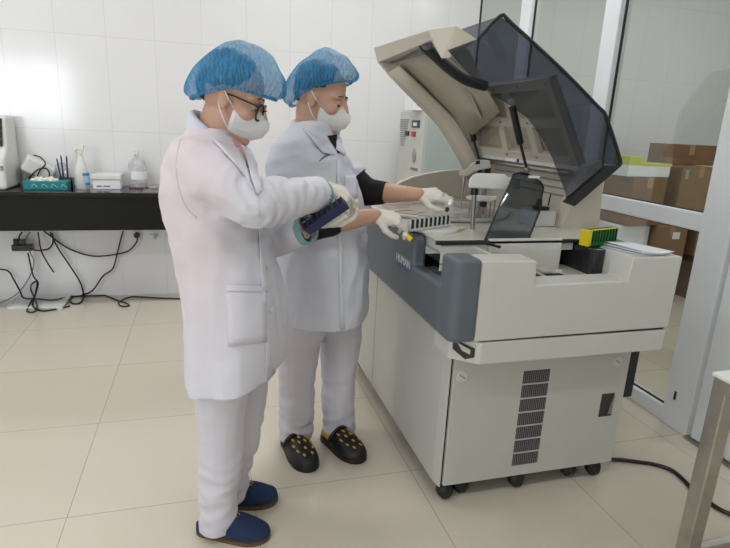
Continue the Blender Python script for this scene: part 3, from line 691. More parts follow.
for u in (.04, .33, .62, .95):
    for v in (.055, .5, .94): ap('screw', MB().cyl(FP(u, v, .007), FP(u, v, .011), .006, n=10), 'steel', 0, parent=fr)
ap('frame_bracket', MB().loft([[at(462, 90, y), at(481, 118, y), at(480, 117, y), at(470, 88, y)] for y in (2.5, 2.3)]), 'beige', .002, parent=fr)
# gas struts
for b0, b1, b2, Y in (((480, 162), (474, 141), (464.5, 96), 2.5), ((527, 170), (520.5, 144), (511.5, 103), 2.05)):
    st = ap('gas_strut', MB().cyl(at(*b1, Y), at(*b2, Y), .0145, n=14), 'black', .002, True)
    ap('strut_rod', MB().cyl(at(*b0, Y), at(*b1, Y), .006), 'dark', 0, True, parent=st)
    ap('strut_joint', MB().ell(at(*b0, Y), (.014, .014, .014)), 'steel', 0, 'all', parent=st)
    ap('strut_joint', MB().ell(at(*b2, Y), (.018, .018, .018)), 'beige', 0, 'all', parent=st)
# smoked canopy: near end panel and outer skin
HY = 1.77
px_ = [(478, 39), (500, 16), (512, 24), (560, 68), (597, 106), (606, 117), (620, 160), (618, 165), (567, 204), (566, 192), (552, 156), (540, 134), (528, 118), (510, 105), (481, 86), (462, 66), (448, 50)]
npol = [at(x, y, HY) for x, y in px_]
ap('canopy_end_panel', MB().prism([(p.x, p.z) for p in npol], 1, HY, HY+.005), 'smoke', 0)
sk = npol[0:8]
ap('canopy_skin', MB().sheet([[Vector((p.x, y, p.z)) for p in sk] for y in (HY+.003, 2.72)]), 'smoke', 0, 'all')
ap('canopy_edge', MB().tube([p-Vector((0, .002, 0)) for p in spline(sk, 3)], .0065, n=8), 'dark', 0, 'all')
fl = [at(x, y, HY) for x, y in ((563, 202), (573, 206), (620.5, 165), (605, 166))]
ap('canopy_flange', MB().prism([(p.x, p.z) for p in fl], 1, HY-.012, HY+.01), 'dark', .002)

# arms on the deck
def bp(x, y, Y): return at(x, y, Y)
p0 = on(472.5, 229, 2, .922); Ya = p0.y
arm = ap('probe_arm', MB().loft([[bp(x, y, Ya+d) for x, y in ((468.5, 188), (469, 180), (472, 175.5), (478, 173), (506, 174), (507, 177), (520, 178), (520, 189), (504, 189.5))] for d in (-.035, .035)]), 'white_hi', .008, seg=3)
top = bp(474.5, 189, Ya)
ap('arm_post', MB().cyl((p0.x, Ya, .922), (top.x, Ya, top.z), .0095, n=18), 'steel', 0, True, parent=arm)
c = bp(474.5, 191.5, Ya); ap('post_collar', MB().cyl((c.x, Ya, c.z-.012), (c.x, Ya, c.z+.012), .014, n=18), 'black', .002, parent=arm)
Yb = Ya+.28
a2 = ap('mixer_arm', MB().loft([[bp(x, y, Yb+d) for x, y in ((459, 176), (459, 171), (466, 169), (472, 163), (478, 159.5), (490, 160), (491, 168), (480, 170), (472, 172.5), (468, 176))] for d in (-.04, .04)]), 'white_pl', .006)
ap('arm_label', MB().loft([[bp(x, y, Yb+d) for x, y in ((475.5, 164.5), (476, 160.8), (480, 160.3), (480, 164))] for d in (-.043, -.04)]), 'dark', 0, parent=a2)
c = bp(484, 171, Yb); ap('arm_motor', MB().cyl((c.x, Yb, c.z-.02), (c.x, Yb, c.z+.012), .028, n=18), 'black', .003, parent=a2)
c0, c1 = bp(485, 172, Yb), on(484, 205, 1, Yb); ap('arm_post', MB().cyl((c0.x, Yb, .922), (c0.x, Yb, c0.z), .014), 'steel', 0, True, parent=a2)
c0 = bp(464, 176, Yb); ap('probe_tip', MB().cyl((c0.x, Yb, c0.z), (c0.x, Yb, c0.z-.045), .007).cyl((c0.x, Yb, c0.z-.045), (c0.x, Yb, .95), .003), 'steel', 0, True, parent=a2)
Yc = Ya+.16
wb = ap('wash_head', MB().loft([[bp(x, y, Yc+d) for x, y in ((466, 199), (466, 196), (476, 195), (497, 196), (497, 199), (490, 202), (474, 201))] for d in (-.03, .03)]), 'white_hi', .004)
for k in range(7): c = bp(470+k*4.2, 200, Yc); ap('wash_needle', MB().cyl((c.x, Yc, c.z), (c.x, Yc, c.z-.075), .0028, n=8), 'steel', 0, True, parent=wb)
c = bp(481, 203, Yc); ap('wash_motor', MB().cyl((c.x, Yc-.02, c.z-.012), (c.x, Yc-.02, c.z+.008), .014), 'black', .002, parent=wb)
c0 = bp(483, 196, Yc); ap('wash_post', MB().cyl((c0.x, Yc+.02, .93), (c0.x, Yc+.02, c0.z+.05), .007), 'steel', 0, True, parent=wb)
# smoked flip-up lid
lid = [at(484.5, 241, 1.66), at(522, 251, 1.66), at(529, 238, 1.69), at(541, 211, 1.74), at(543.5, 199, 1.76), at(546, 186, 1.79), at(543, 181, 1.80), at(534, 176, 1.81), at(527, 173.5, 1.82), at(519, 173, 1.82), at(511, 176, 1.82), at(507, 186, 1.80), at(500, 203, 1.75)]
cx_ = sum(lid, Vector())/len(lid)
nv = (lid[1]-lid[0]).cross(lid[8]-lid[0]).normalized()
lid = [p-nv*(p-lid[0]).dot(nv) for p in lid]
ld = ap('flip_lid', MB().loft([[p+nv*q for p in lid] for q in (-.003, .003)]), 'smoke_lite', 0)
ap('lid_edge', MB().tube(lid+[lid[0]], .0035, n=6), 'dark', 0, 'all', parent=ld)
ap('lid_hinge', MB().cyl(at(486, 243, 1.655), at(500, 247, 1.655), .006), 'black', 0, True, parent=ld)
ap('lid_catch', MB().box(-.022, .022, -.006, .006, -.005, .005, Matrix.Translation(at(534, 177, 1.80))), 'white_hi', .002, parent=ld)

# things standing or lying on the analyser
def rack(name, label, P, ax, L, h, w, n, m, mslot, cat='rack', up=Vector((0, 0, 1)), slots='face', group=None):
    ax = ax.normalized(); up = (up-ax*up.dot(ax)).normalized(); sd = ax.cross(up)
    mx = Matrix(((ax.x, sd.x, up.x, P.x), (ax.y, sd.y, up.y, P.y), (ax.z, sd.z, up.z, P.z), (0, 0, 0, 1)))
    t = thing(name, label, cat, P, group)
    b = MB(); wl = L/n; e = wl*.26
    b.box(0, L, -w/2, w/2, 0, h*.18, mx)
    for k in range(n+1): b.box(max(0, k*wl-e/2), min(L, k*wl+e/2), -w/2, w/2, h*.18, h, mx)
    b.box(0, L, -w/2, -w/2+.002, h*.18, h, mx)
    b.build('rack_body', M[m], t, bevel=.0008)
    for k in range(n):
        MB().box(k*wl+e/2, (k+1)*wl-e/2, -w/2+.0025, w/2-.004, h*.185, h*.97, mx).build('slot', M[mslot], t)
    return t, mx
q0, q1 = on(408.5, 231, 2, .936), on(448, 225.5, 2, .936)
r1, mx = rack('tube_rack', 'pale sample rack with black slots standing on the round disc of the analyser', q0, q1-q0, (q1-q0).length, .040, .018, 9, 'rackwhite', 'black')
MB().box(-.004, (q1-q0).length+.004, -.012, .012, 0, .006, mx).build('rack_foot', M['rackwhite'], r1, bevel=.001)
g0, g1 = on(586, 245.5, 2, .9075), on(623, 241, 2, .9075)
g1 = g0+(g1-g0).normalized()*.150
r2, mx = rack('tube_rack', 'green sample rack with a yellow end piece on the black bay beside the paper', g0, g1-g0, .150, .056, .036, 9, 'green', 'void')
MB().box(-.016, -.0004, -.019, .019, 0, .058, mx).build('end_piece', M['yellow'], r2, bevel=.002)
MB().box(.0, .150, .012, .0185, .056, .060, mx).build('yellow_strip', M['yellow'], r2)
# paper sheets
pc = [on(605, 243, 2, .914), on(633, 241, 2, .914), on(671, 253, 2, .914), on(640, 257, 2, .914)]
pp = [(1.342, 1.60), (1.47, 1.62), (1.505, 1.455), (1.385, 1.448)]
for k in range(3):
    b = MB(); grid = []
    for i in range(7):
        row = []
        for j in range(7):
            u, v = i/6, j/6
            p = (Vector(pp[0]+(0,))*(1-u)+Vector(pp[1]+(0,))*u)*(1-v)+(Vector(pp[3]+(0,))*(1-u)+Vector(pp[2]+(0,))*u)*v
            row.append(Vector((p.x+k*.006, p.y-k*.004, .9085+k*.0045+.003*math.sin(u*5+k)*v*(1 if k else 0)+(.004*(1-u)*(1-v)*k))))
        grid.append(row)
    tag(b.sheet(grid).build('paper_sheet', M['paper'], smooth='all', solid=.0008), ['bottom sheet of the white papers lying on the analyser corner', 'middle sheet of the white papers lying on the analyser corner', 'top sheet of the white papers lying on the analyser corner'][k], 'paper', 'papers on the analyser')
# small tube with a yellow label lying over the slate edge
k0, k1 = at(403.5, 233, 1.735), at(411.5, 240, 1.715)
t = thing('reagent_vial', 'small vial with a yellow band held low under the gloved hand at the slate cover', 'vial', (k0+k1)/2)
MB().cyl(k0, k0+(k1-k0)*.3, .009).cyl(k0+(k1-k0)*.3, k0+(k1-k0)*.42, .0085).build('vial_cap', M['white_hi'], t, bevel=.001, smooth=True)
MB().cyl(k0+(k1-k0)*.42, k1, .0092, n=20).build('vial_body', M['yellow'], t, bevel=.001, smooth=True)

# ------------------------------------------------------------------ people
def basis(f, up):
    f = Vector(f).normalized(); up = Vector(up); up = (up-f*up.dot(f)).normalized(); l = up.cross(f)
    return f, l, up
def frame(o, f, l, u, s=1.0):
    return Matrix(((f.x*s, l.x*s, u.x*s, o.x), (f.y*s, l.y*s, u.y*s, o.y), (f.z*s, l.z*s, u.z*s, o.z), (0, 0, 0, 1)))
def chain(b, pts, rs):
    for (p, q), (r, s) in zip(zip(pts, pts[1:]), zip(rs, rs[1:])): b.cap(p, q, r, s)
def add_head(b, mx, sc):
    """skull, jaw, nose, lips, ears in head space (x forward, y left, z up)"""
    R = mx.to_3x3(); R = R @ Matrix.Scale(1/sc, 3)
    def E(c, r): b.ell(mx @ Vector(c), [q*sc for q in r], R, 18, 12)
    E((-.012, 0, .035), (.094, .074, .088)); E((.022, 0, -.01), (.066, .064, .085)); E((.03, 0, -.055), (.056, .053, .058))
    E((.062, 0, -.098), (.024, .026, .02)); E((.0, 0, -.06), (.055, .056, .05))
    b.cap(mx @ Vector((.088, 0, .012)), mx @ Vector((.106, 0, -.030)), .0085*sc, .0125*sc); E((.096, .010, -.034), (.010, .008, .008)); E((.096, -.010, -.034), (.010, .008, .008))
    E((.082, 0, -.062), (.012, .023, .007)); E((.080, 0, -.073), (.012, .019, .007))
    for s in (1, -1):
        E((.052, s*.036, -.022), (.030, .026, .024)); E((.066, s*.034, .022), (.022, .028, .010))
        E((-.006, s*.073, -.006), (.019, .007, .031)); E((-.012, s*.079, .008), (.014, .005, .016)); E((-.002, s*.077, -.030), (.010, .005, .010))
def add_hand(mk, o, f, up, side, curl, spread, thumb, sc=1.0):
    """palm and five fingers; x along the fingers, z out of the back, thumb on side*y. curl: three angles per finger"""
    f, l, u = basis(f, up); mx = frame(Vector(o), f, l, u, sc)
    def T(p): return mx @ Vector((p[0], p[1]*side, p[2]))
    b = mk
    for (p, q, r, s) in (((.0, .004, 0), (.080, .028, 0), .018, .0125), ((.0, 0, 0), (.086, .009, .002), .019, .0135), ((0, -.003, 0), (.083, -.010, .001), .019, .013), ((.0, -.006, 0), (.075, -.028, -.001), .018, .012), ((.01, .012, -.006), (.055, .024, -.005), .017, .012)):
        b.cap(T(p), T(q), r*sc, s*sc)
    for k, (bx, by, L) in enumerate(((.083, .029, (.040, .023, .019)), (.089, .0095, (.044, .027, .020)), (.086, -.0105, (.040, .025, .019)), (.077, -.029, (.031, .019, .017)))):
        ang = 0; p = Vector((bx-.012, by, .001)); yaw = spread[k]; r = .0098 if k < 3 else .0086; pts = [T(p)]; rs = [r*1.12*sc]
        c = curl[k] if isinstance(curl[0], (tuple, list)) else curl
        for j in range(3):
            ang += c[j]; ln = L[j]+(.012 if j == 0 else 0)
            p = p+Vector((math.cos(ang)*math.cos(yaw), math.sin(yaw)*math.cos(ang), -math.sin(ang)))*ln
            pts.append(T(p)); rs.append(r*(1-.1*(j+1))*sc)
        chain(b, pts, rs)
    p = Vector((.018, .020, -.006)); pts = [T(p)]; rs = [.0145*sc]
    for d, ln, r in zip(thumb, (.040, .031, .024), (.0122, .0108, .0088)):
        p = p+Vector(d).normalized()*ln; pts.append(T(p)); rs.append(r*sc)
    chain(b, pts, rs)
    return mx
def glove(name, root, o, f, up, side, curl, spread, thumb, wrist_from, sc=1.0, cuff=.05):
    b = MB(); mx = add_hand(b, o, f, up, side, curl, spread, thumb, sc)
    o = Vector(o); d = (Vector(wrist_from)-o).normalized()
    b.cap(o, o+d*cuff, .0215*sc, .0265*sc)
    g = b.build(name, M['glove'], root); remesh(g, .0026, 4)
    displace(g, lambda c, n: .0011*noise.noise(c*75)+.0016*(abs(noise.noise(Vector((c.x*30, c.y*30, c.z*60))))-.3))
    rim = MB(); a = d.orthogonal().normalized(); e = d.cross(a)
    rim.tube([o+d*(cuff+.018+.003*math.sin(k*1.9))+(a*math.cos(k*2*math.pi/20)+e*math.sin(k*2*math.pi/20))*(.0275+.002*math.sin(k*2.3))*sc for k in range(21)], .0035, n=6)
    rim.build('rolled_cuff', M['glove'], g, smooth='all')
    return g
def rings_torso(rows, Y, yaw, n=40, e=2.3, tilt=0):
    """rows: (pixel y, left, right, lateral half width) -> rings of a garment"""
    R = []; F = Vector((math.cos(yaw), math.sin(yaw), 0)); Lf = Vector((-math.sin(yaw), math.cos(yaw), 0))
    for y, xl, xr, b in rows:
        p0, p1 = at(xl, y, Y), at(xr, y, Y); c = (p0+p1)/2; hw = (p1-p0).length/2
        a = math.sqrt(max(.06**2, hw*hw-(b*math.sin(yaw))**2))/math.cos(yaw)
        ring = []
        for k in range(n):
            t = 2*math.pi*k/n; cs, sn = math.cos(t), math.sin(t)
            ring.append(c+F*a*math.copysign(abs(cs)**(2/e), cs)+Lf*b*math.copysign(abs(sn)**(2/e), sn))
        R.append(ring)
    return R
def densify(R, m=4):
    out = []
    n = len(R[0]); cols = [spline([r[k] for r in R], m) for k in range(n)]
    for i in range(len(cols[0])): out.append([c[i] for c in cols])
    return out
def patch(name, root, tree, poly, m, off=.004, thick=.003, n=7, parent=None, col=None, y0=1.0):
    """a flat piece of cloth laid on the garment: quad of picture points dropped on its surface"""
    def hit(x, y):
        d = ray(x, y).normalized(); loc, nrm, i, ds = tree.ray_cast(CAM, d)
        if loc is None: loc, nrm, i, ds = tree.find_nearest(CAM+d*1.7)
        if nrm.dot(d) > 0: nrm = -nrm
        return loc+nrm*off
    g = []
    for i in range(n):
        row = []
        for j in range(n):
            u, v = j/(n-1), i/(n-1)
            x = (poly[0][0]*(1-u)+poly[1][0]*u)*(1-v)+(poly[3][0]*(1-u)+poly[2][0]*u)*v
            y = (poly[0][1]*(1-u)+poly[1][1]*u)*(1-v)+(poly[3][1]*(1-u)+poly[2][1]*u)*v
            row.append(hit(x, y))
        g.append(row)
    return MB().sheet(g).build(name, m, parent or root, smooth='all', solid=thick, off=0)
def cap_hat(root, mx, ra, rb, cx, zr, ft, bt, zt, back, bag, seed):
    """gathered bouffant cap in head space"""
    g = []; nu, nv = 140, 34
    for j in range(nv):
        v = j/(nv-1); row = []
        for i in range(nu+1):
            u = 2*math.pi*i/nu; s = math.sin(v*math.pi/2); cg = max(math.cos(v*math.pi/2), 0)**.82
            bul = 1+.10*math.sin(min(v*2.1, 1)*math.pi)-.10*math.exp(-v/.035)
            bk = max(0, -math.cos(u)); 
            pl = (1-v)**1.2*(.0032*math.sin(46*u+3*noise.noise(Vector((u*2, v*3, seed))))+.006*noise.noise(Vector((math.cos(u)*4, math.sin(u)*4, v*5+seed))))*(min(1, v*9)+.25)
            r = cg*bul
            x = cx+(ra+pl+back*bk*math.sin(min(v*1.6, 1)*math.pi))*math.cos(u)*r; y = (rb+pl)*math.sin(u)*r
            z0 = zr+math.cos(u)*(ft if math.cos(u) > 0 else bt)-bag*bk*bk*(math.sin(min(v*2.2, 1)*math.pi))
            z = z0*(1-s)+zt*s+.005*noise.noise(Vector((x*22, y*22, v*4+seed)))*min(1, v*5)
            row.append(mx @ Vector((x, y, z)))
        g.append(row)
    c = MB().sheet(g).build('bouffant_cap', M['cap'], root, smooth='all')
    MB().tube([p+(mx.to_3x3() @ Vector((0, 0, .002*math.sin(k*2.7)))) for k, p in enumerate(g[0])], .0042, n=6).build('gathered_band', M['cap'], c, smooth='all')
    hb = MB(); R = mx.to_3x3(); sc = mx.col[0].to_3d().length; R = R @ Matrix.Scale(1/sc, 3)
    hb.ell(mx @ Vector((-.020, 0, .047)), (.090*sc, .077*sc, .081*sc), R, 24, 16); hb.ell(mx @ Vector((-.062, 0, .016)), (.046*sc, .056*sc, .052*sc), R, 18, 12)
    h = hb.build('hair', M['hair'], root, smooth='all')
    displace(h, lambda c, n: .0015*noise.noise(c*120))
    return c
def face_mask(root, mx, loops=True):
    """folded respirator with a nose bridge, front panel and chin panel"""
    g = []
    S = [(-1, .068, .0), (-.72, .088, .0), (-.36, .112, .0), (0, .125, 0), (.36, .121, 0), (.72, .106, 0), (1, .098, 0)]
    zz = [-.106, -.099, -.078, -.048, -.026, -.006, .010]
    yw = [.050, .060, .066, .068, .066, .058, .040]
    for (s, xf, _), z, w in zip(S, zz, yw):
        row = []
        for k in range(21):
            t = -1+k/10; at_ = abs(t)
            x = xf-(xf-.026)*at_**1.3+(.006*(1-at_)**2 if abs(s) < .5 else 0)
            zt = z*(1-.30*at_**2)+(-.048)*.30*at_**2
            row.append(mx @ Vector((.02+(x-.02)*.95, w*t*(1.05-.05*at_), -.040+(zt+.040)*.88)))
        g.append(row)
    m = MB().sheet(g).build('face_mask', M['mask'], root, smooth=True, solid=.0022)
    sb = MB()
    for r in (g[2], g[4]): sb.tube([p+(mx.to_3x3() @ Vector((.0012, 0, 0))) for p in r[2:-2]], .0009, n=5)
    sb.build('seam', M['elastic'], m)
    for s in (-1, 1):
        e = 0 if s < 0 else 20
        for a, q in ((g[5][e], (-.012, s*.086, .020)), (g[1][e], (-.014, s*.084, -.022))):
            e0 = mx @ Vector(q); mid = (a+e0)/2+(mx.to_3x3() @ Vector((0, s*.010, .0)))
            MB().tube(spline([a, mid, e0], 6), .0018, n=6).build('ear_loop', M['elastic'], m, smooth='all')
    return m
def eyes(root, mx, tb, brow=True):
    R = mx.to_3x3(); sc = mx.col[0].to_3d().length; R = R @ Matrix.Scale(1/sc, 3)
    for s in (1, -1):
        c = Vector((.0735, s*.032, .0)); q_ = tb.ray_cast(mx @ Vector((.2, s*.032, .0)), (mx.to_3x3() @ Vector((-1, 0, 0))).normalized())[0]; c = (mx.inverted() @ q_)-Vector((.0075, 0, 0)) if q_ else c
        e = MB().ell(mx @ c, (.0125*sc, .0145*sc, .0105*sc), R, 16, 10).build('eye', M['eye_white'], root, smooth='all')
        MB().ell(mx @ (c+Vector((.0085, s*.001, -.0035))), (.0048*sc, .0062*sc, .0058*sc), R, 14, 8).build('iris', M['eye_dark'], e, smooth='all')
        # lid and lashes
        MB().ell(mx @ (c+Vector((.0005, s*.001, .0042))), (.0142*sc, .0165*sc, .0092*sc), R, 16, 10).build('eyelid', M['skin'], e, smooth='all')
        MB().tube([mx @ (c+Vector((.0125*math.cos(q)+.0015, s*.0165*math.sin(q), -.0035+.001*math.cos(q*2)))) for q in [-1.1+.22*k for k in range(11)]], .0011*sc, n=5).build('lashes', M['eye_dark'], e)
        if brow:
            bp_ = []
            for k in range(7):
                q_ = tb.ray_cast(mx @ Vector((.2, s*(.016+.0062*k), .026+.003*math.sin(k*.6))), (mx.to_3x3() @ Vector((-1, 0, 0))).normalized())[0]
                if q_: bp_.append(q_+mx.to_3x3() @ Vector((.0004, 0, 0)))
            if len(bp_) > 2: MB().tube(bp_, .0024*sc, n=6).build('eyebrow', M['hair'], root, smooth='all')
def collar(root, pts, width, m, up=Vector((0, 0, 1)), parent=None, c=None):
    """turned-down collar along pts: stand rises, then falls outward"""
    P = spline(pts, 5); g = [[], [], [], []]
    for i, p in enumerate(P):
        o = Vector((p.x-c.x, p.y-c.y, 0)).normalized()
        g[0].append(p-o*.004); g[1].append(p+Vector((0, 0, .020))); g[2].append(p+o*.010+Vector((0, 0, .016))); g[3].append(p+o*(.012+width*.30)+Vector((0, 0, -width*.75)))
    return MB().sheet(g).build('collar', m, parent or root, smooth='all', solid=.0025)
def shoe_outline(t):
    """half width of a foot along its length t in 0..1, inner and outer"""
    w = .030+.020*smoothstep(.1, .68, t)
    w *= math.sqrt(max(0, 1-((t-.72)/.285)**2)) if t > .72 else 1
    w *= math.sqrt(max(0, 1-((.14-t)/.145)**2)) if t < .14 else 1
    return max(w, .002)
def shoe(root, heel, toe, kind, L=None, wk=1.0, hk=1.0):
    heel, toe = Vector((heel.x, heel.y, 0)), Vector((toe.x, toe.y, 0)); f = (toe-heel); L = L or f.length; f.normalize(); l = Vector((-f.y, f.x, 0))
    def P(t, s, z): return heel+f*(t*L)+l*s*wk+Vector((0, 0, z))
    ts = [0, .01, .03, .07, .12]+[.12+.05*k for k in range(1, 16)]+[.90, .94, .97, .99, 1.0]
    out = [(t, shoe_outline(t)) for t in ts]
    def band(z0, z1, k): 
        poly = [(t, w*k) for t, w in out]+[(t, -w*k) for t, w in out[::-1]]
        return [[P(t, s, z) for t, s in poly] for z in (z0, z1)]
    nm = 'felt_clog' if kind == 'felt' else 'foam_clog'
    sole = MB().loft(band(.0, .012 if kind == 'felt' else .018, 1.04)).loft(band(.012, .020, 1.0))
    def H(t):
        if kind == 'felt': return hk*(.036+.040*smoothstep(.18, .42, t)-.032*smoothstep(.50, .97, t))
        return hk*(.034+.052*smoothstep(.28, .44, t)-.034*smoothstep(.55, .97, t))
    rings = []
    for t, w in out:
        h = H(t)*(1 if t < .93 else max(.25, math.sqrt(max(0, 1-((t-.93)/.075)**2)))); n = 18
        rings.append([P(t, w*1.0*math.copysign(abs(math.cos(a))**.75, math.cos(a)), .014+(h-.014)*max(0, math.sin(a))**.8) for a in [math.pi*k/n for k in range(n+1)]])
    up = MB().loft(rings, closed=True)
    u = up.build(nm, M['shoe_blue' if kind == 'felt' else 'foam_black'], root, smooth='all')
    sole.build('sole', M['cork' if kind == 'felt' else 'foam_black'], u, bevel=.003)
    if kind == 'felt':
        e = P(.55, 0, H(.55)+.001)
        MB().tube([e+f*(.009*math.cos(q)*(1 if q < 3.3 else .7))+l*(.009*math.sin(q)) for q in [k*2*math.pi/16 for k in range(15)]], .002, n=6).build('emblem', M['gold'], u)
        MB().tube(spline([P(.40, -.030, .064*hk), P(.36, -.012, .080*hk), P(.36, .012, .080*hk), P(.40, .030, .064*hk)], 5), .0035, n=6).build('trim_edge', M['shoe_blue'], u, smooth='all')
    else:
        ln = [(t, w) for t, w in out if t < .40]
        MB().loft([[P(t, s, z) for t, s in [(t+.004, w*.93) for t, w in ln]+[(t+.004, -w*.93) for t, w in ln[::-1]]] for z in (.030, .044)]).build('liner', M['foam_yellow'], u, bevel=.003)
        st = spline([P(.36, -.044, .040), P(.40, -.040, .066), P(.41, -.020, .084), P(.41, 0, .089), P(.41, .020, .084), P(.40, .040, .066), P(.36, .044, .040)], 6)
        MB().tube(st, .0075, n=8).build('strap', M['foam_black'], u, smooth='all')
        hb = MB()
        k = 0
        for t, sx in ((.5, -.55), (.5, 0), (.5, .55), (.62, -.7), (.62, -.25), (.62, .25), (.62, .7), (.74, -.6), (.74, 0), (.74, .6), (.84, -.35), (.84, .35)):
            w = shoe_outline(t); a = math.acos(max(-1, min(1, math.copysign(abs(sx)**(1/.75), sx)))); z = .014+(H(t)-.014)*math.sin(a)**.8
            MB().ell(P(t, w*sx, z), (.0115, .0046, .003), Matrix((f, l, Vector((0, 0, 1)))).transposed(), 10, 6).build('vent_hole', M['foam_yellow'], u, smooth='all')
    return u

# ---- nearer technician: long white coat, pink shirt, spectacles
P1 = thing('person', 'person in a long white coat, blue cap, mask and spectacles holding a navy rack', 'person', (.08, 1.58, 0), 'laboratory technicians')
YW = math.radians(-20); F1 = Vector((math.cos(YW), math.sin(YW), 0)); L1 = Vector((-math.sin(YW), math.cos(YW), 0))
hy = math.radians(-14); hp_ = math.radians(19)
hf = Vector((math.cos(hy)*math.cos(hp_), math.sin(hy)*math.cos(hp_), -math.sin(hp_))); hf, hl, hu = basis(hf, (0, 0, 1))
HS1 = .93
ear1 = at(224, 96, 1.495); hc1 = ear1+hl*.075*HS1+hf*.006
MH1 = frame(hc1, hf, hl, hu, HS1)
shR, nb1 = at(191, 166, 1.445), at(208, 140, 1.575); shL = shR+L1*.285
elR, wrR = at(256, 204, 1.385), at(317, 194, 1.545)
elL, wrL = at(262, 241, 1.735), at(306, 229, 1.615)
hipR, knR, anR = at(222, 385, 1.54), at(221, 445, 1.55), at(216, 518, 1.545)
hipL, knL, anL = at(243, 385, 1.66), at(239, 440, 1.665), at(231, 484, 1.67)
ch1, wa1, pe1 = at(213, 205, 1.58), at(226, 275, 1.58), at(233, 340, 1.59)
b = MB(); add_head(b, MH1, HS1)
b.cap(MH1 @ Vector((-.020, 0, -.05)), nb1+F1*.006-Vector((0, 0, .02)), .045, .050); b.cap(nb1-Vector((.0, 0, .03)), ch1, .070, .10)
Rz = Matrix.Rotation(YW, 3, 'Z')
b.ell(ch1, (.105, .14, .13), Rz); b.ell(wa1, (.10, .12, .16), Rz); b.ell(pe1, (.11, .135, .12), Rz); b.cap(shR+L1*.02, shL-L1*.02, .05, .05)
chain(b, [shR+L1*.015, elR, wrR], [.044, .036, .024]); chain(b, [shL-L1*.015, elL, wrL], [.044, .036, .024])
chain(b, [pe1-L1*.06, hipR, knR, anR, Vector((anR.x, anR.y, .05))], [.09, .074, .052, .036, .034]); chain(b, [pe1+L1*.06, hipL, knL, anL, Vector((anL.x, anL.y, .05))], [.09, .074, .052, .036, .034])
body = b.build('body', M['skin'], P1); remesh(body, .0055, 4)
eyes(P1, MH1, bvh(body))
# shirt at the neck
MB().loft([[nb1+Vector((0, 0, z))+F1*(.012+r*.95*math.cos(t))+L1*r*math.sin(t) for t in [2*math.pi*k/24 for k in range(24)]] for z, r in ((-.10, .088), (-.04, .078), (-.012, .062))]).build('shirt', M['pink'], P1, smooth='all')
# trousers
b = MB(); b.ell(pe1-Vector((0, 0, .02)), (.12, .145, .13), Rz)
chain(b, [pe1-L1*.06-Vector((0, 0, .04)), hipR, knR, at(218, 490, 1.545), at(219, 526, 1.545)], [.10, .086, .069, .061, .062])
chain(b, [pe1+L1*.06-Vector((0, 0, .04)), hipL, knL, at(232, 470, 1.67), at(231, 498, 1.67)], [.10, .084, .067, .058, .058])
tr = b.build('trousers', M['trouser'], P1); remesh(tr, .008, 5)
def ridge(v): return 1-2*abs(noise.noise(v))
def tfold(c, n): return .007*noise.noise(Vector((c.x*14, c.y*14, c.z*4)))+.0055*(ridge(Vector((c.x*10+c.z*4, c.y*10, c.z*22)))-.5)*(.45+smoothstep(.40, .12, c.z))
displace(tr, tfold)
cut(tr, at(219, 524, 1.545), (.1, 0, -1)); cut(tr, at(231, 495, 1.67), (.1, 0, -1))
# coat
rows = [(127, 192, 230, .070), (132, 187, 237, .095), (138, 181, 243, .122), (148, 171, 249, .157), (165, 164, 254, .178), (195, 163, 261, .180), (230, 169, 268, .172), (270, 178, 279, .170), (310, 184, 284, .175), (350, 186, 283, .180), (391, 187, 280, .186), (415, 187, 280, .186)]
b = MB().loft(densify(rings_torso(rows, 1.58, YW), 3))
chain(b, [shR+L1*.02, shR.lerp(elR, .5)+Vector((0, -.004, .004)), elR, elR.lerp(wrR, .5), wrR], [.072, .070, .066, .059, .049])
chain(b, [shL-L1*.02, shL.lerp(elL, .5), elL, elL.lerp(wrL, .5), wrL], [.070, .067, .062, .056, .049])
coat = b.build('lab_coat', M['coat_pink'], P1); remesh(coat, .0085, 7)
def seg_t(c, a, b_): 
    d = b_-a; t = (c-a).dot(d)/d.dot(d); return t, (c-(a+d*max(0, min(1, t)))).length
def cfold(c, n):
    t, d = seg_t(c, elR, wrR); t2, d2 = seg_t(c, shR, elR); t3, d3 = seg_t(c, elL, wrL)
    arm = max(smoothstep(.10, .066, d), smoothstep(.10, .07, d2)*smoothstep(.25, .5, t2), smoothstep(.10, .066, d3))
    a = (elR-shR).normalized() if d2 < d else (wrR-elR).normalized()
    s = c.dot(a)
    fold = noise.noise(Vector((s*34+3*noise.noise(c*9), c.dot(a.orthogonal())*9, 3.1)))
    fold = .011*(fold-.1)
    low = smoothstep(1.05, .75, c.z)
    drape = (.017*noise.noise(Vector((c.x*11, c.y*11, c.z*1.8)))+.006*(ridge(Vector((c.x*16, c.y*16, c.z*3+7)))-.5))*low+(.009*noise.noise(Vector((c.x*11+c.z*9, c.y*11, c.z*14)))+.006*(ridge(Vector((c.x*8+c.z*12, c.y*8, c.z*10)))-.5))*(1-low)+.003*noise.noise(c*22)
    return arm*fold+(1-arm)*drape
displace(coat, cfold)
dR, dL = (wrR-elR).normalized(), (wrL-elL).normalized()
cR, cL = wrR+dR*.004, wrL+dL*.004
cut(coat, cR, dR, .064); cut(coat, cL, dL, .064); cut(coat, at(232, 395, 1.42), (.16, 0, -1), .5, .3)
tree = bvh(coat)
CM = M['coat_pink']
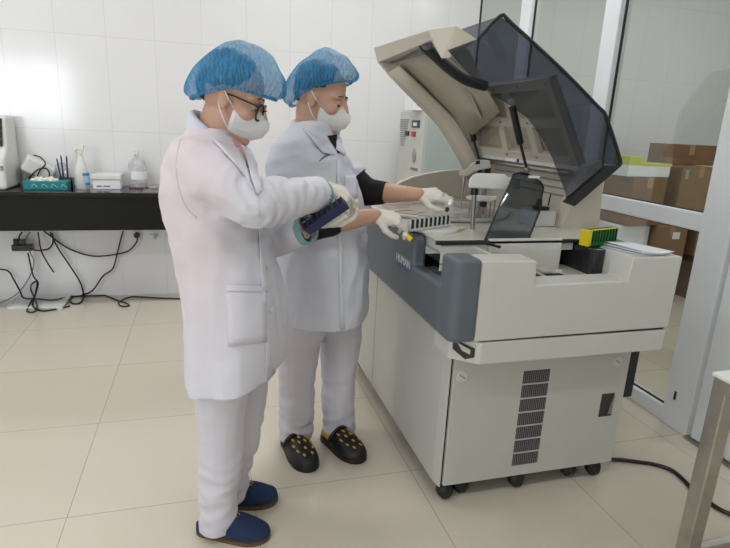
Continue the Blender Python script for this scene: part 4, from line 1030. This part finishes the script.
# lapels, collar, pocket, placket, buttons, seams
nc1 = nb1+F1*.012
cpts = []
for a in (-40, -70, -100, -140, 180, 140, 100, 70, 40):
    t = math.radians(a); cpts.append(nc1+F1*(.006+.052*math.cos(t))+L1*.060*math.sin(t)+Vector((0, 0, .016-.040*math.cos(t))))
collar(P1, cpts, .050, M['coat2'], parent=coat, c=nc1)
patch('shirt_opening', P1, tree, ((231, 136), (240, 140), (250, 172), (247, 172)), M['pink'], .003, .002, parent=coat)
patch('lapel', P1, tree, ((212, 141), (238, 150), (256, 197), (246, 178)), CM, .006, .004, parent=coat)
patch('lapel', P1, tree, ((240, 146), (252, 152), (261, 192), (256, 194)), CM, .006, .004, parent=coat)
patch('pocket', P1, tree, ((226, 286), (266, 288), (266, 342), (228, 346)), CM, .0035, .003, parent=coat)
patch('pocket_hem', P1, tree, ((226, 284), (266.5, 286), (266.5, 292), (226, 290.5)), CM, .006, .003, parent=coat)
patch('placket', P1, tree, ((256, 200), (259, 200), (271, 381), (267, 381)), CM, .003, .003, 12, parent=coat)
for x, y in ((262, 232), (267, 268), (271, 310)):
    d = ray(x, y).normalized(); loc, nrm, i, ds = tree.ray_cast(CAM, d)
    if loc: MB().cyl(loc+nrm*.001, loc+nrm*.005, .008, n=16).build('button', M['white_hi'], coat, bevel=.001)
# armhole seam and sleeve cuff
CM = M['coat2']
for px2 in ([(180, 140), (176, 160), (178, 185), (186, 207), (197, 218)],):
    q = []
    for p in spline([Vector(p+(0,)) for p in px2], 6):
        loc, nrm, i, ds = tree.ray_cast(CAM, ray(p.x, p.y).normalized())
        if loc: q.append(loc+nrm*.0006)
    MB().tube(q, .0014, n=5).build('sleeve_seam', M['coat_pink'], coat, smooth='all')
def cuff(o, d, r, parent, w=.03, m='teal_cuff', th=.005):
    d = d.normalized(); a = d.orthogonal().normalized(); e = d.cross(a); R_ = []
    for k, rr in ((-w, r), (0, r*1.02), (.004, r*.99), (.002, r*.86), (-w*1.2, r*.80)):
        R_.append([o+d*k+(a*math.cos(t)+e*math.sin(t))*(rr+.0015*math.sin(3*t)) for t in [2*math.pi*i/28 for i in range(28)]])
    return MB().loft(R_, caps=False).build('cuff_lining', M[m], parent, smooth='all')
cuff(cR+dR*.009, dR, .0475, coat, .02); cuff(cL+dL*.003, dL, .0475, coat, .02)
face_mask(P1, MH1)
cap_hat(P1, MH1, .123, .102, .006, .030, .012, .072, .158, .006, .040, 1.3)
# spectacles
gl = MB(); lens = MB()
for s in (1, -1):
    ring = [MH1 @ Vector((.098-.010*abs(.034*s+.024*math.cos(q))/.05, s*.034+.026*math.cos(q), -.008+.0225*math.sin(q))) for q in [2*math.pi*k/24 for k in range(25)]]
    gl.tube(ring, .0029, n=6); lens.loft([ring[:-1]], caps=False); lens.f([lens.v(p) for p in ring[:-1]])
    gl.tube([MH1 @ Vector(q) for q in ((.086, s*.060, .006), (.076, s*.073, .008), (.02, s*.078, .010), (-.012, s*.080, .008))], .0021, n=6)
gl.tube([MH1 @ Vector(q) for q in ((.099, .011, 0), (.103, 0, .003), (.099, -.011, 0))], .0018, n=6)
gs = gl.build('spectacles', M['dark'], P1, smooth='all'); lens.build('lens', M['lens'], gs)
# gloved hands
hR = wrR+dR*.024+Vector((0, .004, .018))
glove('glove', P1, hR, (.86, .02, -.30), (.25, -.55, .80), -1, [(.80, .95, .5), (.85, 1.0, .5), (.9, 1.0, .5), (.95, 1.0, .5)], (.05, 0, -.04, -.09), ((.65, .55, -.45), (.85, .1, -.45), (.85, -.1, -.45)), wrR, .92, .028)
hL = wrL+Vector((.030, -.010, .022))
glove('glove', P1, hL, (.86, -.10, .20), (.10, .55, -.82), 1, [(.35, .75, .4), (.4, .8, .4), (.45, .85, .5), (.5, .9, .5)], (.06, 0, -.05, -.1), ((.5, .6, -.5), (.8, .2, -.4), (.9, -.1, -.3)), wrL, .92, .03)
# felt clogs
shoe(P1, on(197, 531, 2, 0), on(270, 538, 2, 0), 'felt', None, .95)
shoe(P1, on(216, 506, 2, 0), on(278, 499, 2, 0), 'felt', None, .95)
# navy rack in the hands
r0, r1_ = at(309, 232, 1.525), at(348, 205, 1.485)
rack('tube_rack', 'navy sample rack held up in both gloved hands of the nearer technician', r1_, r0-r1_, (r1_-r0).length, .034, .028, 8, 'navy', 'void', up=Vector((-.45, -.55, .7)))

# ---- farther technician: short-sleeved uniform over a black shirt
P2 = thing('person', 'person in a short-sleeved white uniform over black sleeves, loading tubes at the analyser', 'person', (.40, 1.95, 0), 'laboratory technicians')
YW = math.radians(-40); F2 = Vector((math.cos(YW), math.sin(YW), 0)); L2 = Vector((-math.sin(YW), math.cos(YW), 0)); Rz = Matrix.Rotation(YW, 3, 'Z')
hy = math.radians(-30); hp_ = math.radians(14)
hf, hl, hu = basis((math.cos(hy)*math.cos(hp_), math.sin(hy)*math.cos(hp_), -math.sin(hp_)), (0, 0, 1))
HS2 = .96
ear2 = at(313, 97, 1.87); hc2 = ear2+hl*.075*HS2+hf*.004
MH2 = frame(hc2, hf, hl, hu, HS2)
shR, nb2 = at(284, 160, 1.86), at(312, 133, 1.955); shL = shR+L2*.29
elR, wrR = at(305, 227, 1.765), at(367, 217, 1.745)
elL, wrL = at(367, 192, 1.99), at(411, 194, 1.885)
ch2, wa2, pe2 = at(314, 185, 1.95), at(318, 240, 1.95), at(321, 290, 1.96)
hipR, knR, anR = at(299, 335, 1.93), at(297, 385, 1.97), at(294, 432, 2.005)
hipL, knL, anL = at(341, 332, 2.02), at(338, 380, 2.03), at(335, 428, 2.01)
b = MB(); add_head(b, MH2, HS2)
b.cap(MH2 @ Vector((-.028, 0, -.05)), nb2-Vector((0, 0, .02)), .052, .058); b.cap(nb2-Vector((0, 0, .02)), ch2, .078, .10)
b.ell(ch2, (.105, .145, .13), Rz); b.ell(wa2, (.10, .125, .16), Rz); b.ell(pe2, (.11, .14, .12), Rz); b.cap(shR+L2*.02, shL-L2*.02, .05, .05)
chain(b, [shR+L2*.015, elR, elR.lerp(wrR, .35), wrR, wrR+(wrR-elR).normalized()*.03], [.044, .041, .040, .029, .024]); chain(b, [shL-L2*.015, elL, elL.lerp(wrL, .35), wrL, wrL+(wrL-elL).normalized()*.03], [.044, .041, .040, .028, .024])
chain(b, [pe2-L2*.07, hipR, knR, anR, Vector((anR.x, anR.y, .05))], [.09, .076, .054, .038, .036]); chain(b, [pe2+L2*.07, hipL, knL, anL, Vector((anL.x, anL.y, .05))], [.09, .076, .054, .038, .036])
body = b.build('body', M['skin'], P2); remesh(body, .0055, 4)
eyes(P2, MH2, bvh(body))
MB().loft([[nb2+Vector((0, 0, z))+F2*(.014+r*.95*math.cos(t))+L2*r*math.sin(t) for t in [2*math.pi*k/24 for k in range(24)]] for z, r in ((-.12, .092), (-.05, .080), (-.03, .066))]).build('shirt', M['sleeve_black'], P2, smooth='all')
b = MB(); b.ell(pe2-Vector((0, 0, .03)), (.12, .15, .13), Rz)
chain(b, [pe2-L2*.07-Vector((0, 0, .05)), hipR, knR, at(296, 437, 2.0)], [.105, .088, .070, .068]); chain(b, [pe2+L2*.07-Vector((0, 0, .05)), hipL, knL, at(339, 433, 2.01)], [.105, .088, .070, .069])
tr = b.build('trousers', M['trouser'], P2); remesh(tr, .008, 5); displace(tr, tfold)
cut(tr, at(296, 436, 2.0), (0, 0, -1)); cut(tr, at(339, 431, 2.01), (0, 0, -1))
rows = [(122, 300, 330, .085), (131, 288, 337, .125), (143, 275, 345, .165), (160, 268, 353, .182), (190, 269, 360, .176), (220, 272, 363, .166), (260, 276, 365, .168), (300, 279, 366, .172), (330, 282, 365, .176), (350, 282, 365, .176)]
b = MB().loft(densify(rings_torso(rows, 1.95, YW), 3))
chain(b, [shR+L2*.02, shR.lerp(elR, .6)], [.072, .066]); chain(b, [shL-L2*.02, shL.lerp(elL, .70)], [.070, .064])
coat = b.build('uniform_coat', M['coat2'], P2); remesh(coat, .0085, 7)
def cfold2(c, n):
    t2, d2 = seg_t(c, shR, elR); t3, d3 = seg_t(c, shL, elL); low = smoothstep(1.0, .75, c.z)
    return (.019*noise.noise(Vector((c.x*11+4, c.y*11, c.z*2.4)))+.009*(ridge(Vector((c.x*14, c.y*14, c.z*5)))-.5))*low+(.011*noise.noise(Vector((c.x*10+c.z*9, c.y*10, c.z*13)))+.010*(ridge(Vector((c.x*8-c.z*12, c.y*8, c.z*10)))-.5))*(1-low)+.003*noise.noise(c*22)
displace(coat, cfold2)
cut(coat, at(323, 331, 1.79), (.03, 0, -1), .5, .3)
d_ = (elL-shL).normalized(); cut(coat, shL.lerp(elL, .72), d_, .078, .12)
tree = bvh(coat)
nc2 = nb2+F2*.012; cpts = []
for a in (-66, -95, -135, 180, 135, 95, 66):
    t = math.radians(a); cpts.append(nc2+F2*.070*math.cos(t)+L2*.074*math.sin(t)+Vector((0, 0, .004-.022*math.cos(t))))
collar(P2, cpts, .048, CM, parent=coat, c=nc2)
patch('shirt_opening', P2, tree, ((327, 136), (338, 134), (340, 152), (338, 154)), M['sleeve_black'], .003, .002, parent=coat)
patch('lapel', P2, tree, ((303, 130), (319, 140), (334, 156), (322, 154)), CM, .006, .004, parent=coat)
patch('lapel', P2, tree, ((336, 134), (345, 142), (344, 156), (335, 150)), CM, .006, .004, parent=coat)
patch('placket', P2, tree, ((336, 160), (339, 160), (344, 329), (340, 329)), CM, .003, .003, 12, parent=coat)
patch('chest_pocket', P2, tree, ((344, 176), (357, 175), (357, 197), (345, 198)), CM, .003, .002, parent=coat)
for y in (185, 215, 250, 285):
    d = ray(338+(y-160)*.03, y).normalized(); loc, nrm, i, ds = tree.ray_cast(CAM, d)
    if loc: MB().cyl(loc+nrm*.004, loc+nrm*.0075, .0065, n=14).build('button', M['white_hi'], coat, bevel=.001)
# black sleeves
for nm, ps, rs in (('sleeve', [shR.lerp(elR, .45), elR, elR.lerp(wrR, .42)], [.056, .052, .046]), ('sleeve', [shL.lerp(elL, .55), elL, elL.lerp(wrL, .30)], [.053, .053, .047])):
    b = MB(); chain(b, ps, rs); s_ = b.build('black_sleeve', M['sleeve_black'], P2); remesh(s_, .006, 4); displace(s_, lambda c, n: .003*noise.noise(c*30))
face_mask(P2, MH2)
cap_hat(P2, MH2, .107, .099, -.006, .034, .050, .090, .168, .022, .050, 5.7)
dR, dL = (wrR-elR).normalized(), (wrL-elL).normalized()
glove('glove', P2, wrR+dR*.028, (.84, .03, -.10), (.10, -.45, .88), -1, [(.45, .7, .5), (.5, .75, .5), (.55, .8, .5), (.6, .85, .5)], (.05, 0, -.04, -.1), ((.55, .5, -.6), (.85, .1, -.45), (.9, -.1, -.35)), wrR-dR*.0, .95, .035)
glove('glove', P2, wrL+dL*.028, (.95, -.10, .03), (.10, -.50, .85), -1, [(.25, .75, .5), (.30, .75, .5), (.40, .8, .5), (.5, .8, .5)], (.05, 0, -.05, -.1), ((.6, .55, -.5), (.9, .15, -.3), (.9, -.05, -.3)), wrL, .93, .035)
shoe(P2, on(285, 441, 2, 0), on(308, 467, 2, 0), 'foam', .245, 1.05)
shoe(P2, on(323, 437, 2, 0), on(357, 459, 2, 0), 'foam', .245, 1.05)
# tube between the fingers
t0, t1 = at(453, 197, 1.80), at(446, 212, 1.785)
t = thing('sample_tube', 'clear sample tube held over the rack by the farther technician', 'sample tube', t1)
d = (t1-t0).normalized()
MB().cyl(t0, t0+d*.055, .0062, n=16).build('tube_wall', M['clear'], t, smooth=True)
MB().cyl(t0+d*.012, t0+d*.034, .0066, n=16).build('label_sticker', M['paper'], t, smooth=True)
MB().cyl(t0+d*.044, t0+d*.058, .0066, n=16).build('stopper', M['black'], t, smooth=True)
